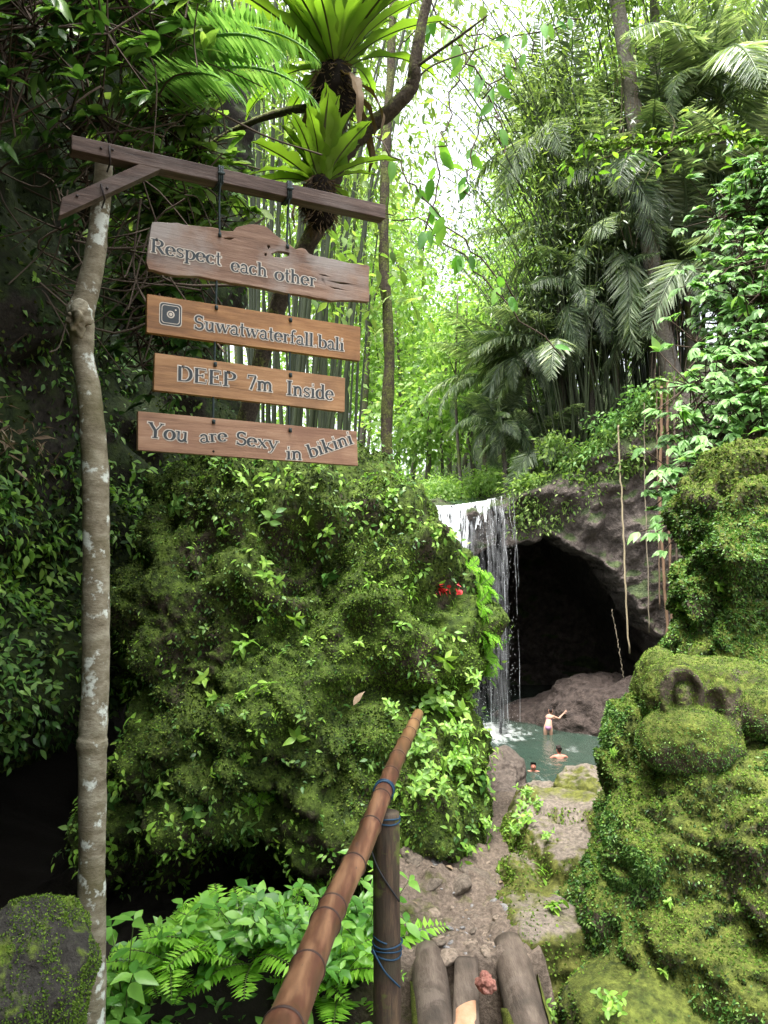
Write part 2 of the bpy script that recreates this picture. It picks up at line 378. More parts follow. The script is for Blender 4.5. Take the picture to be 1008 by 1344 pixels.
rm_ = ramp(nt_, mth(nt_, 'ADD', sx_.outputs[0], mth(nt_, 'MULTIPLY', nz_.outputs['Fac'], .3)), [(.03, (1, 1, 1)), (.14, (0, 0, 0))]); nt_.links.new(mixc(nt_, rm_.outputs[0], src_, (.018, .015, .011)), bs_.inputs['Base Color'])  # shade of the hollow on the left, painted into the dirt colour
tag(obj('ground', grid_mesh('ground', xs, ys, ground_h, M_DIRT_SHADED)), kind='structure')

# ------------------------------------------------------------------ cliff with cave, waterfall, pool
CAVE = np.array([(596, 800), (604, 758), (625, 733), (655, 722), (676, 717), (700, 716), (719, 706), (728, 717), (744, 730), (768, 737), (790, 752), (802, 780), (817, 810), (837, 842), (853, 868), (856, 892), (856, 925), (860, 990), (590, 990), (592, 880)], float)
TOPL = np.array([(380, 640), (540, 660), (578, 662), (600, 661), (640, 655), (662, 648), (690, 640), (730, 622), (780, 588), (830, 548), (880, 500), (930, 470), (1000, 440), (1100, 420)], float)
CAVEW = np.array([P(a, b, 33.0)[[0, 2]] for a, b in CAVE]); TOPW = np.array([P(a, b, 33.0)[[0, 2]] for a, b in TOPL])
def sd_poly(p, poly):
    d = np.full(len(p), 1e9); ins = np.zeros(len(p), bool); n = len(poly)
    for i in range(n):
        a, b = poly[i], poly[(i + 1) % n]; e = b - a; w_ = p - a
        t = np.clip((w_ @ e) / (e @ e), 0, 1); d = np.minimum(d, np.linalg.norm(w_ - t[:, None] * e, axis=1))
        c = ((a[1] > p[:, 1]) != (b[1] > p[:, 1])); x = (b[0] - a[0]) * (p[:, 1] - a[1]) / (b[1] - a[1] + 1e-12) + a[0]
        ins ^= c & (p[:, 0] < x)
    return np.where(ins, -d, d)
def cliff_fn(u, v):
    # v 0..1 up the face, 1..2 back over the plateau
    top = np.interp(u, TOPW[:, 0], TOPW[:, 1]); pv = np.stack([u, 0 * u, u * 0], 1)
    top = top + .25 * fbm(pv, .8, 4, 11)
    zb = -8.0; f = np.clip(v, 0, 1); z = zb + (top - zb) * f
    p3 = np.stack([u, 0 * u, z], 1)
    y = 33 - .38 * np.clip(u - 6, 0, 20) + .55 * fbm(p3, .35, 4, 21) + .30 * fbm(p3, 1.3, 4, 22) - .5 * np.minimum(np.abs(fbm(p3, .8, 2, 24)), .4)
    y = y - .55 * sstep(.72, .95, f) * sstep(-.5, 2.0, u) + 1.1 * sstep(.96, 1.0, f) ** 2
    q = np.stack([u + .16 * fbm(p3, 1.3, 3, 31), z + .16 * fbm(p3, 1.3, 3, 32)], 1); sd = sd_poly(q, CAVEW)
    tt_ = sstep(.18, -.30, sd) ** .8; y = y + 15 * tt_ - .25 * sstep(.9, .2, sd) * (1 - tt_); u0 = u; ex_ = sstep(.12, .5, tt_); u = 7.7 + (u - 7.7) * (1 + .45 * ex_); z = z + np.maximum(z + 2.5, 0) * .45 * ex_
    g = np.clip(v - 1, 0, 1); y = y + g * 90; z = z + np.where(g > 0, g * 12 + .3 * fbm(np.stack([u, y, 0 * u], 1), .5, 3, 4) - .25 * (g > 0), 0)
    return np.stack([u, y, z], 1)
us = np.unique(np.concatenate([np.arange(-3, 16.5, .085), np.linspace(-90, -3, 30), np.linspace(16, 110, 30)]))
vs = np.concatenate([np.linspace(0, 1, 190), 1 + np.linspace(.004, 1, 30) ** 1.5])
tag(obj('cliff', grid_mesh('cliff', us, vs, cliff_fn, M_CLIFF)), kind='structure')
# pool water
m, nt = nmat('pool_water'); L = nt.links
g = nt.nodes.new('ShaderNodeNewGeometry'); n1 = noise_t(nt, g.outputs['Position'], 1.1, 5, .6, (1, .45, 1)); n2 = noise_t(nt, g.outputs['Position'], 4.5, 4, .6, (1, .45, 1))
b = nt.nodes.new('ShaderNodeBsdfPrincipled'); b.inputs['Roughness'].default_value = .12
sp = nt.nodes.new('ShaderNodeVectorMath'); sp.operation = 'DISTANCE'; L.new(g.outputs['Position'], sp.inputs[0]); fc = P(640, 945, 31.5); sp.inputs[1].default_value = (fc[0] - .6, fc[1] + .3, WATER_Z)
fm = mth(nt, 'ADD', mth(nt, 'MULTIPLY', sp.outputs['Value'], .23), mth(nt, 'MULTIPLY', n2.outputs['Fac'], .9))
foam = ramp(nt, fm, [(.62, (1, 1, 1)), (.98, (0, 0, 0))])
wv = ramp(nt, n1.outputs['Fac'], [(.62, (0, 0, 0)), (.74, (.25, .25, .25))]); foam2 = mth(nt, 'MAXIMUM', foam.outputs[0], wv.outputs[0])
c = mixc(nt, foam2, (.036, .062, .046), (.75, .8, .78)); L.new(c, b.inputs['Base Color'])
bp = nt.nodes.new('ShaderNodeBump'); bp.inputs['Strength'].default_value = .35; bp.inputs['Distance'].default_value = .25; L.new(mth(nt, 'ADD', n1.outputs['Fac'], mth(nt, 'MULTIPLY', n2.outputs['Fac'], .4)), bp.inputs['Height']); L.new(bp.outputs[0], b.inputs['Normal'])
o = nt.nodes.new('ShaderNodeOutputMaterial'); L.new(b.outputs[0], o.inputs[0])
def pool_fn(x, y): return np.stack([x, y, 0 * x + WATER_Z + .02 * fbm(np.stack([x, y, 0 * x], 1), .9, 3, 6)], 1)
tag(obj('water', grid_mesh('water', np.linspace(-4, 20, 120), np.linspace(9, 44, 150), pool_fn, m)), kind='structure')
# river feeding the fall
tag(obj('river_water', grid_mesh('river_water', np.linspace(1.6, 4.85, 30), np.linspace(33.3, 60, 60), lambda x, y: np.stack([x, y, 4.25 + .12 * (y - 33.3) - .0 * x + .03 * fbm(np.stack([x, y, 0 * x], 1), 2, 2, 5)], 1), m)), kind='structure')
# waterfall: several hundred falling strands
m, nt = nmat('falling_water'); L = nt.links
g = nt.nodes.new('ShaderNodeNewGeometry'); n1 = noise_t(nt, g.outputs['Position'], 3.0, 5, .7, (3.5, 1, .35))
d1 = nt.nodes.new('ShaderNodeBsdfDiffuse'); d1.inputs[0].default_value = (.9, .93, .95, 1); d2 = nt.nodes.new('ShaderNodeBsdfTranslucent'); d2.inputs[0].default_value = (.9, .93, .95, 1)
a1 = nt.nodes.new('ShaderNodeMixShader'); a1.inputs[0].default_value = .4; L.new(d1.outputs[0], a1.inputs[1]); L.new(d2.outputs[0], a1.inputs[2])
tr = nt.nodes.new('ShaderNodeBsdfTransparent'); a2 = nt.nodes.new('ShaderNodeMixShader'); L.new(ramp(nt, n1.outputs['Fac'], [(.40, (0, 0, 0)), (.64, (.95, .95, .95))]).outputs[0], a2.inputs[0]); L.new(tr.outputs[0], a2.inputs[1]); L.new(a1.outputs[0], a2.inputs[2])
o = nt.nodes.new('ShaderNodeOutputMaterial'); L.new(a2.outputs[0], o.inputs[0]); M_FALL = m
def ribbon(pts, wid):
    pts = np.asarray(pts); n = len(pts); wid = np.broadcast_to(wid, (n,)); s = np.zeros((n, 3)); s[:, 0] = wid / 2
    V = np.concatenate([pts - s, pts + s]); return V, [(i, i + 1, n + i + 1, n + i) for i in range(n - 1)]
mb = MB(); lipz = P(620, 659, 32.2)[2]
def strand(px, vx, vy, wid, z0=None, stop=None):
    x0 = P(px, 659, 32.2)[0]; zt = (z0 if z0 is not None else np.interp(px, TOPL[:, 0], TOPL[:, 1])); z0 = P(px, zt, 32.2)[2] - .05
    H = z0 - WATER_Z if stop is None else stop; t = np.linspace(0, math.sqrt(2 * H / 9.8), 26)
    p = np.stack([x0 + vx * t + .02 * np.cumsum(rng.normal(size=26)), 32.35 - vy * t + 0 * t, z0 - 4.9 * t * t], 1)
    p[:, 1] = np.minimum(p[:, 1], 32.35)
    back = np.array([[x0, 32.75, z0 + .02], [x0, 32.55, z0 + .02]])
    mb.add(*ribbon(np.vstack([back, p]), np.concatenate([[wid, wid], wid * (.8 + .5 * rng.random(26))])))
for k in range(170):
    px = 552 + 62 * rng.random(); strand(px, -1.15 + .6 * rng.random(), .9 + .7 * rng.random(), .06 + .2 * rng.random())
for k in range(80):
    u_ = rng.random(); px = 604 + 44 * u_; strand(px, -.55 + .3 * rng.random(), .5 + .7 * rng.random(), .03 + .10 * rng.random(), stop=(.3 + 2.6 * rng.random() ** 2) * (1.15 - u_))
for k in range(14):
    px = 636 + 38 * rng.random(); strand(px, .05 * rng.normal(), .3 + .5 * rng.random(), .007 + .012 * rng.random(), stop=9.3 if rng.random() < .3 else 1 + 3 * rng.random())
wf = tag(obj('waterfall', mb.mesh('waterfall', M_FALL)), 'white waterfall spilling over the cliff lip into the pool beside the cave', 'waterfall')
mbd = MB(); nD = 900; px = 600 + 75 * rng.random(nD) ** .8; x = M(px - CX, 32); z = WATER_Z + 9.2 * rng.random(nD) ** 1.0
V2, l, st = scatter(T_RHOMB, np.stack([x, 31.2 + rng.random(nD), z], 1), np.tile([0, 0, -1.0], (nD, 1)), np.tile([0, -1.0, .1], (nD, 1)), .02 + .05 * rng.random(nD), .4)
mb = MB()
for k in range(26): strand(606 + 58 * rng.random(), -.1, .7 + .5 * rng.random(), .10 + .25 * rng.random(), z0=662)
vm = M_FALL.copy(); vm.name = 'thin_water_veil'
for n_ in vm.node_tree.nodes:
    if n_.type == 'VALTORGB': n_.color_ramp.elements[0].position = .42; n_.color_ramp.elements[0].color = (0, 0, 0, 1); n_.color_ramp.elements[1].color = (.07, .07, .07, 1)
obj('veil', mb.mesh('veil', vm), wf)
sp_o = obj('spray', mesh_np('spray', V2, l, st, plain('spray_white', (.8, .83, .85), .5)), wf); sp_o['kind'] = 'stuff'
# rock bank inside the cave and rocks at the water's edge
c0 = A_([9.7, 33.5, -5.2])
V, f = blob(c0, [ell(c0, (3.2, 3.0, 1.9)), ell((11.3, 31.5, -5.0), (2.0, 2.4, 2.6)), ell((7.4, 35.0, -5.4), (2.6, 2.2, 1.0))], 6, .6, ((.4, .4), (1.4, .2), (5, .06)), 4, R=9)
tag(obj('rock_bank', blob_mesh('rock_bank', V, f, M_BANK)), 'smooth brown rock slope at the mouth of the cave above the pool', 'rock')

# ------------------------------------------------------------------ boulders
BLOBS = {}
def boulder(name, label, c, lumps, mat, sub=6, k=.12, noise=((1.2, .12), (5, .03), (18, .008)), seed=0, base=None, R=5, cat='boulder', group=None, crease=None):
    V, f = blob(c, lumps, sub, k, noise, seed, R, crease)
    base = np.array([c[0], c[1], V[:, 2].min()]) if base is None else base
    e = obj(name, blob_mesh(name, V, f, mat, off=base), None, base)
    tag(e, label, cat, group)
    return e, V, f
def E(px, py, Y, rx, ry, rz, kk=None):            # ellipsoid placed by photo pixel and depth, radii in pixels (x, z) and metres (y)
    l = ell(P(px, py, Y), (M(rx, Y), ry, M(rz, Y)))
    return l if kk is None else (l, kk)
# the big moss covered boulder behind the signs
bigl = [E(400, 880, 5.3, 200, 1.0, 240), E(390, 700, 5.3, 165, .85, 108), E(452, 674, 5.2, 76, .6, 66), E(300, 660, 5.6, 90, .6, 60),
        E(566, 830, 4.9, 66, .45, 62, .06), E(530, 745, 5.0, 70, .5, 95, .1), E(592, 795, 5.0, 32, .3, 38, .05),
        E(540, 860, 4.75, 85, .4, 55, .05), E(556, 1040, 4.62, 76, .55, 115, .05), E(584, 975, 4.7, 34, .4, 60, .06), E(480, 960, 4.6, 75, .45, 60, .07), E(440, 1040, 4.7, 110, .6, 90, .08),
        E(300, 1000, 4.9, 130, .7, 120, .1), E(280, 830, 5.0, 120, .6, 110, .1), E(400, 800, 4.75, 60, .35, 50, .08), E(480, 790, 4.65, 62, .34, 50, .06), E(220, 1060, 5.1, 90, .6, 80, .1), E(350, 640, 4.9, 70, .4, 40, .08), E(500, 840, 4.62, 60, .3, 38, .03), E(410, 905, 4.55, 75, .3, 45, .04), E(330, 910, 4.6, 60, .3, 70, .04), E(255, 720, 5.0, 55, .4, 60, .05), E(430, 690, 4.72, 45, .3, 40, .03), E(522, 700, 4.85, 36, .3, 50, .03),
        E(380, 735, 4.42, 46, .30, 42, .08) + ('cut',), E(590, 918, 4.2, 90, .30, 13, .05) + ('cut',), E(470, 905, 4.15, 70, .2, 10, .05) + ('cut',), E(250, 1165, 4.4, 130, .8, 60, .1) + ('cut',), E(330, 830, 4.1, 16, .2, 70, .05) + ('cut',), E(420, 1010, 4.0, 60, .2, 14, .05) + ('cut',)]
boul, V, f = boulder('mossy_boulder', 'huge moss covered boulder rising behind the hanging signs', P(410, 880, 5.3), bigl, M_ROCKMOSS, 7, .10, ((1.6, .10), (4.0, .07), (11, .03), (35, .008)), 3, R=4, crease=((1.9, .11), (4.5, .035)))
BIGV, BIGF = V, f
moss_on('moss', V, f, 80000, .0115, LM['moss'], boul, lift=.45, mask=lambda c, n: (.05 + sstep(-.05, .4, fbm(c, 2.0, 3, 3)) * (.35 + sstep(-.9, .3, c[:, 0])) + .5 * sstep(.2, .7, n[:, 2])))
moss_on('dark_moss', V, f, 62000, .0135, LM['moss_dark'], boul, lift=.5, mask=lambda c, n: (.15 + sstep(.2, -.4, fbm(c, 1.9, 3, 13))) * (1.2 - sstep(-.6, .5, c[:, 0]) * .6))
moss_on('creeper', V, f, 7000, .026, LM['creeper'], boul, T_RHOMB, clump_mask(2.2, -.05, .5, 8, .05), lift=.5, down=.9)
def clusters_on(name, V, f, nc, per, rad, size, mat, parent, T=T_LEAF, mask=None, facing=-.1):
    p, nn = sample(V, f, nc, facing, mask); p = np.repeat(p, per, 0); nn = np.repeat(nn, per, 0); n = len(p); off = rng.normal(size=(n, 3)) * rad; off -= nn * (off * nn).sum(1)[:, None] * .7
    D = unit(off / rad * .8 + nn * .35 + np.array([0, 0, -.55]) + .4 * rng.normal(size=(n, 3))); N = unit(nn + np.array([0, 0, .7]) + .4 * rng.normal(size=(n, 3)))
    V2, l, st = scatter(T, p + off + nn * (.012 + .03 * rng.random(n))[:, None], D, N, size * (.6 + .8 * rng.random(n))); o_ = parent.location if parent is not None else (0, 0, 0)
    o = obj(name, mesh_np(name, V2 - np.asarray(o_), l, st, mat), parent); o['kind'] = 'stuff'; return o
clusters_on('leafy_creeper', V, f, 420, 5, .032, .040, LM['sprig'], boul, mask=lambda c, n: .1 + sstep(0, .4, fbm(c, 1.4, 3, 19)) + 1.2 * sstep(-.1, .2, c[:, 0]) * sstep(1.2, .6, c[:, 2]))
clusters_on('leafy_creeper', V, f, 220, 6, .035, .036, LM['creeper'], boul, mask=lambda c, n: .3 + sstep(1.4, 2.0, c[:, 2]))
# the boulders on the right of the path
rl = [E(910, 1170, 3.75, 118, .5, 160), E(854, 1020, 3.55, 46, .32, 84, .05), E(822, 1250, 3.5, 78, .35, 130, .06), E(950, 1065, 3.35, 120, .42, 78, .06), E(1000, 1095, 3.0, 62, .2, 48, .03),
      E(880, 1120, 3.35, 70, .3, 90, .05), E(1020, 1260, 3.1, 130, .45, 170, .08), E(905, 1260, 3.2, 90, .35, 120, .05), E(748, 1318, 3.35, 50, .25, 44, .05), E(830, 1345, 3.0, 90, .3, 62, .05), E(1100, 1100, 3.2, 120, .5, 150, .1), (caps(P(895, 1105, 3.02), P(1000, 1250, 2.8), .05), .04, 'cut'), (caps(P(780, 1190, 3.2), P(850, 1320, 3.0), .035), .05, 'cut')]
brt, V, f = boulder('mossy_boulder', 'broad moss and clubmoss covered boulder carrying the carved head right of the path', P(920, 1170, 3.8), rl, M_ROCKMOSS2, 7, .08, ((2.2, .06), (5.5, .04), (15, .022), (45, .006)), 7, R=4, crease=((2.2, .06), (5, .025)))
BRV, BRF = V, f
moss_on('moss', V, f, 56000, .0085, LM['moss'], brt, lift=.45, mask=lambda c, n: .02 + sstep(.0, .3, c[:, 2]) * sstep(.25, .75, n[:, 2]) * 1.0 * (.3 + sstep(-.3, .3, fbm(c, 4, 3, 6))) + .25 * sstep(0, .5, fbm(c, 3, 3, 5)))
moss_on('clubmoss', V, f, 60000, .0150, LM['creeper'], brt, T_RHOMB, mask=lambda c, n: (.06 + sstep(-.25, .25, fbm(c, 2.4, 3, 15))) * sstep(.85, .3, n[:, 2]) * (.30 + sstep(.08, .38, c[:, 2] + .12 * fbm(c, 4, 2, 33))), lift=.7, down=.6)
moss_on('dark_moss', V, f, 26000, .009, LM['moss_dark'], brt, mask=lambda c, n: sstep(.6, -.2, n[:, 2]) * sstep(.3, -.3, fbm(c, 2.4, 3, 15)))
ul = [E(1000, 800, 4.6, 108, .55, 170), E(975, 745, 4.5, 84, .45, 95, .06), E(940, 760, 4.45, 46, .3, 70, .05), E(955, 690, 4.5, 50, .35, 45, .05), E(950, 800, 4.4, 62, .4, 118, .08), E(985, 680, 4.6, 72, .45, 62, .06), E(930, 690, 4.7, 40, .3, 24, .04), E(1080, 700, 4.7, 90, .6, 100), E(940, 870, 4.35, 55, .35, 70, .08)]
bru, V, f = boulder('mossy_boulder', 'tall upright moss covered rock behind the carved head under the pale shrubs', P(1000, 790, 4.7), ul, M_ROCKMOSS2, 7, .10, ((1.8, .10), (4.5, .05), (13, .025), (40, .006)), 17, R=4, crease=((2.2, .14), (5, .06)))
BUV, BUF = V, f
moss_on('moss', V, f, 36000, .0115, LM['moss'], bru, lift=.45, mask=lambda c, n: .1 + sstep(.0, .6, n[:, 2]) * 1.2 + .4 * sstep(1.75, 2.0, c[:, 2]))
moss_on('clubmoss', V, f, 46000, .019, LM['creeper'], bru, T_RHOMB, mask=lambda c, n: (.1 + sstep(-.35, .15, fbm(c, 2.2, 3, 25))) * sstep(1.98, 1.8, c[:, 2]), lift=.7, down=.6)
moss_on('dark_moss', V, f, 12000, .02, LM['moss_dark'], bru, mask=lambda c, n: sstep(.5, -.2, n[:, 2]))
# carved stone head: brow, ring round a bulging eye, snout, trunk
Yh = 3.36
hl = [E(905, 945, 3.55, 62, .22, 70), E(945, 905, 3.44, 64, .2, 38, .04), E(894, 915, 3.42, 50, .18, 52, .02), E(930, 885, 3.42, 50, .16, 22, .02), E(985, 905, 3.4, 40, .18, 36, .03), E(868, 905, 3.62, 36, .18, 52, .02),
      (caps(P(952, 890, 3.28), P(966, 985, 3.20), .04), .02), (caps(P(912, 948, 3.24), P(945, 900, 3.25), .028), .015), E(935, 928, 3.22, 16, .05, 22, .01) + ('cut',),
      (tor(P(894, 913, 3.245), (0, 1, 0), M(34, 3.25), .022, .74), .006), (tor(P(895, 913, 3.235), (0, 1, 0), M(22, 3.245), .024, .68), .004, 'cut'), E(895, 914, 3.26, 11, .05, 19, .006),
      E(903, 972, 3.27, 64, .2, 45, .008), E(905, 950, 3.22, 34, .14, 20, .02), E(1003, 936, 3.22, 33, .12, 34, .01)]
hd, V, f = boulder('carved_head', 'weathered carved stone head with ringed bulging eye and round snout, overgrown with moss', P(920, 935, 3.62), hl, M_ROCKMOSS2, 7, .05, ((5, .012), (14, .008), (45, .004)), 27, R=2, cat='carving')
moss_on('moss', V, f, 22000, .005, LM['moss'], hd, mask=lambda c, n: .1 + sstep(-.1, .6, n[:, 2]), lift=.5)
moss_on('clubmoss', V, f, 9000, .009, LM['creeper'], hd, T_RHOMB, mask=lambda c, n: sstep(.55, -.2, n[:, 2]) * sstep(.99, .93, c[:, 2]), lift=.7, down=.5)
# mossy stair-rock between the path and the pool
sl_ = [rbox((.70, 3.52, -.25), (.17, .26, .30), .05, .1), (rbox((.93, 4.0, -.2), (.15, .27, .35), .05, .08), .04), (rbox((1.04, 4.45, -.13), (.20, .28, .40), .06), .04), ell((.82, 4.3, -.2), (.15, .5, .40)), ell((.66, 3.85, -.2), (.12, .45, .30)), ell((.86, 4.55, -.05), (.16, .35, .24))]
srk, V, f = boulder('mossy_rock', 'mossy rock ledge with worn steps leading up beside the path', (.86, 4.05, -.2), sl_, M_STEP, 7, .06, ((2, .03), (6, .025), (20, .012), (50, .004)), 37, R=3, cat='rock')
SRV, SRF = V, f
moss_on('moss', V, f, 15000, .011, LM['moss'], srk, mask=lambda c, n: sstep(.75, .35, n[:, 2]) * (.3 + sstep(-.2, .3, fbm(c, 2.0, 3, 41))) + .25 * sstep(.78, .68, c[:, 0]))
def stone(name, label, px, py, Y, rx, ry, rz, mat, sub=5, seed=1, extra=(), noise=((3, .05), (9, .02), (25, .007)), cat='rock', group=None):
    s = M(rx, Y)
    e, V, f = boulder(name, label, P(px, py, Y), [E(px, py, Y, rx, ry, rz)] + list(extra), mat, sub, .05, tuple((fr, am) for fr, am in noise), seed, R=max(2 * s, 2 * ry) + 1.0, cat=cat, group=group)
    return e, V, f
stone('step_stone', 'broad rounded pale stone topping the mossy ledge just below the pool', 770, 1040, 4.75, 40, .26, 32, M_STEP, 6, 53, noise=((3, .03), (9, .02), (25, .008)), cat='stone')
stone('step_stone', 'rounded pale stone with mossy left side beside the topmost ledge stone', 712, 1060, 4.9, 38, .25, 31, M_STEP, 6, 54, noise=((3, .03), (9, .02), (25, .008)), cat='stone')
stone('bare_rock', 'bare brown rock at the foot of the big boulder beside the pool', 652, 1024, 6.4, 36, .35, 34, M_ROCK, 6, 55, [E(628, 1026, 6.4, 28, .3, 26)])
stone('bare_rock', 'lower grey brown rock wedged under the bare rock by the boulder', 664, 1075, 5.7, 30, .3, 38, M_ROCK, 5, 56, [E(672, 1110, 5.2, 20, .2, 40)])
e, V, f = stone('mossy_rock', 'dark rock with bright green moss in the lower left corner', 12, 1345, 1.95, 88, .3, 160, rock_mat('corner_rock', (.02, .02, .018), (.06, .055, .045), (.04, .07, .008), (.13, .19, .02), -.06, 3.0, .9, .15, fine=60), 6, 57)
moss_on('moss', V, f, 12000, .005, LM['moss'], e, mask=lambda c, n: sstep(.0, .4, fbm(c, 5, 3, 61) + .8 * n[:, 0] - .1))
# dark overgrown cliff on the left with the hollow at its foot
def lcliff(u, v):
    Y = 2.9 + 6.3 * u; z = -1.2 + 12.2 * v
    X = -2.35 + .75 * u ** 1.2 - .2
    p = np.stack([X, Y, z], 1)
    X = X + .42 * fbm(p, .55, 4, 71) + .12 * fbm(p, 2.2, 4, 72)
    X = X - 1.5 * sstep(.75, .0, z + .35 * fbm(p, .9, 2, 5) - .25 * u) - .10 * np.clip(z - 2, 0, 9) * (1 - .5 * u)
    Y = Y + .3 * fbm(p + 9, .6, 3, 73)
    return np.stack([X, Y, z], 1)
gu = np.linspace(-.35, 1.12, 150); gv = np.linspace(0, 1, 260)
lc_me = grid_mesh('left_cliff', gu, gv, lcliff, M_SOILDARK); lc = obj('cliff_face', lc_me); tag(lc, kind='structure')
LV = np.zeros((len(lc_me.vertices), 3), np.float32); lc_me.vertices.foreach_get('co', LV.ravel()); LV = LV.astype(float)
q = np.zeros(len(lc_me.loops), np.int32); lc_me.loops.foreach_get('vertex_index', q); q = q.reshape(-1, 4); LF = np.vstack([q[:, [0, 1, 2]], q[:, [0, 2, 3]]])
def flat_stuff(name, V, f, n, size, mat, T, mask, lift=.6, down=.7, kind='stuff', facing=-.4):
    o = moss_on(name, V, f, n, size, mat, None, T, mask, lift, down, facing); return o
# normals of the left cliff must face +X
a, b_, c_ = LV[LF[:, 0]], LV[LF[:, 1]], LV[LF[:, 2]]
if np.cross(b_ - a, c_ - a)[:, 0].mean() < 0: LF = LF[:, ::-1]
tag(flat_stuff('cliff_moss', LV, LF, 34000, .03, LM['moss_dark'], T_MOSS, lambda c, n: (c[:, 2] > -.1) * (c[:, 1] > 2.6) * (c[:, 2] < 4.5) * (.3 + sstep(.2, -.3, c[:, 2] - 2.2))))
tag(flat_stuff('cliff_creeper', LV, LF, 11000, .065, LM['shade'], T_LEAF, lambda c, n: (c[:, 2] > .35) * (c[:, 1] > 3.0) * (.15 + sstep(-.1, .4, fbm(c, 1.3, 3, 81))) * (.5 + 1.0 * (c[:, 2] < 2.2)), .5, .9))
tag(clusters_on('cliff_leaves', LV, LF, 620, 8, .07, .06, LM['creeper'], None, mask=lambda c, n: (c[:, 1] > 3.0) * (c[:, 2] > .45) * (c[:, 2] < 3.6) * (.1 + sstep(-.1, .35, fbm(c, 1.1, 3, 83))) * (.25 + (c[:, 2] < 2.3))))
tag(clusters_on('cliff_leaves', LV, LF, 330, 8, .08, .07, LM['sprig'], None, mask=lambda c, n: (c[:, 1] > 3.0) * (c[:, 2] > .7) * (c[:, 2] < 2.4) * (.05 + sstep(-.05, .35, fbm(c, 1.3, 3, 85)))))
# dark bank behind the right boulders
def rbank(u, v):
    Y = 5.4 + 9 * u; z = -1.5 + 9.5 * v
    X = .385 * Y + .95 + .22 * np.clip(z - 1, 0, 9)
    p = np.stack([X, Y, z], 1); X = X + .4 * fbm(p, .5, 4, 91) + .12 * fbm(p, 2, 3, 92)
    return np.stack([X, Y, z], 1)
rb_me = grid_mesh('bank', np.linspace(0, 1, 90), np.linspace(0, 1, 110), rbank, M_SOILDARK); tag(obj('bank', rb_me), kind='structure')
RV = np.zeros((len(rb_me.vertices), 3), np.float32); rb_me.vertices.foreach_get('co', RV.ravel()); RV = RV.astype(float); q = np.zeros(len(rb_me.loops), np.int32); rb_me.loops.foreach_get('vertex_index', q); q = q.reshape(-1, 4); RF = np.vstack([q[:, [0, 1, 2]], q[:, [0, 2, 3]]])
a, b_, c_ = RV[RF[:, 0]], RV[RF[:, 1]], RV[RF[:, 2]]
if np.cross(b_ - a, c_ - a)[:, 0].mean() > 0: RF = RF[:, ::-1]
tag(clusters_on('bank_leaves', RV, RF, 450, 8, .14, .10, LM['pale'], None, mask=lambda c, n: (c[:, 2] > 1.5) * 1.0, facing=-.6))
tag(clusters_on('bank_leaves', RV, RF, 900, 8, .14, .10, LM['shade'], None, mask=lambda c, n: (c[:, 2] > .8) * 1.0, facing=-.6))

# ------------------------------------------------------------------ the sign: post, beam, brace and four hanging planks
SA = np.array([-.90, 2.50]); SANG = math.radians(28.0); SU = np.array([math.cos(SANG), math.sin(SANG)])
def SP(px, py, off=0.0):                          # pixel -> (s, z) on the sign's upright plane
    d = ray(px, py); t = (SA[0] * SU[1] - SA[1] * SU[0]) / (d[0] * SU[1] - d[1] * SU[0])
    q = np.array([d[0] * t, d[1] * t]) - SA; return np.array([q @ SU, CAMZ + d[2] * t])
def plank(outline, th, holes=(), y0=None, dz=0.0):         # outline in (s, z), front face at -th/2 (towards the camera)
    bm = bmesh.new(); loops = []
    for lp in [outline] + list(holes):
        vs_ = [bm.verts.new((a, -th / 2, b)) for a, b in lp]; loops.append([bm.edges.new((vs_[i], vs_[(i + 1) % len(vs_)])) for i in range(len(vs_))])
    r = bmesh.ops.triangle_fill(bm, use_beauty=True, use_dissolve=False, edges=[e for l_ in loops for e in l_], normal=(0, -1, 0))
    fs = [g for g in r['geom'] if isinstance(g, bmesh.types.BMFace)]
    ex = bmesh.ops.extrude_face_region(bm, geom=fs); vv = [g for g in ex['geom'] if isinstance(g, bmesh.types.BMVert)]
    for v in vv: v.co.y += th
    bmesh.ops.recalc_face_normals(bm, faces=bm.faces); return bm
def bm_mesh(name, bm, mat):
    me = bpy.data.meshes.new(name); bm.to_mesh(me); bm.free(); me.materials.append(mat); return me
M_BEAM = wood_mat('grey_brown_beam', (0.027, 0.018, 0.014), (0.083, 0.055, 0.043), (0.188, 0.138, 0.112), (1.0, 12, 12), .65, .6, stain=(0.125, 0.106, 0.094))
M_BARK = wood_mat('pale_bark', (0.092, 0.074, 0.043), (0.218, 0.194, 0.133), (0.369, 0.352, 0.260), (4, 4, 9), .85, .8, stain=(0.116, 0.105, 0.046), spots=(0.582, 0.630, 0.561), coord='Object', sp_scale=13)
M_PLK1 = wood_mat('weathered_plank', (0.072, 0.042, 0.029), (0.202, 0.120, 0.078), (0.325, 0.221, 0.156), (1.1, 11, 11), .6, .5, stain=(0.286, 0.254, 0.227))
M_PLKS = [wood_mat('varnished_plank', (0.117, 0.052, 0.017), (0.280, 0.137, 0.049), (0.403, 0.221, 0.088), (1.0, 11, 11), .45, .3, stain=(0.169, 0.081, 0.031)),
          wood_mat('honey_plank', (0.150, 0.073, 0.029), (0.319, 0.172, 0.075), (0.429, 0.254, 0.124), (1.0, 12, 12), .5, .3, stain=(0.208, 0.111, 0.052)),
          wood_mat('pinkish_plank', (0.150, 0.075, 0.042), (0.305, 0.176, 0.104), (0.416, 0.267, 0.169), (1.0, 12, 12), .5, .3, stain=(0.221, 0.117, 0.072))]
M_INK = plain('letter_paint_dark', (.035, .045, .05), .5, .3, .3, 60); M_CREAM = plain('letter_paint_cream', (.56, .51, .43), .6, .2, .3, 45)
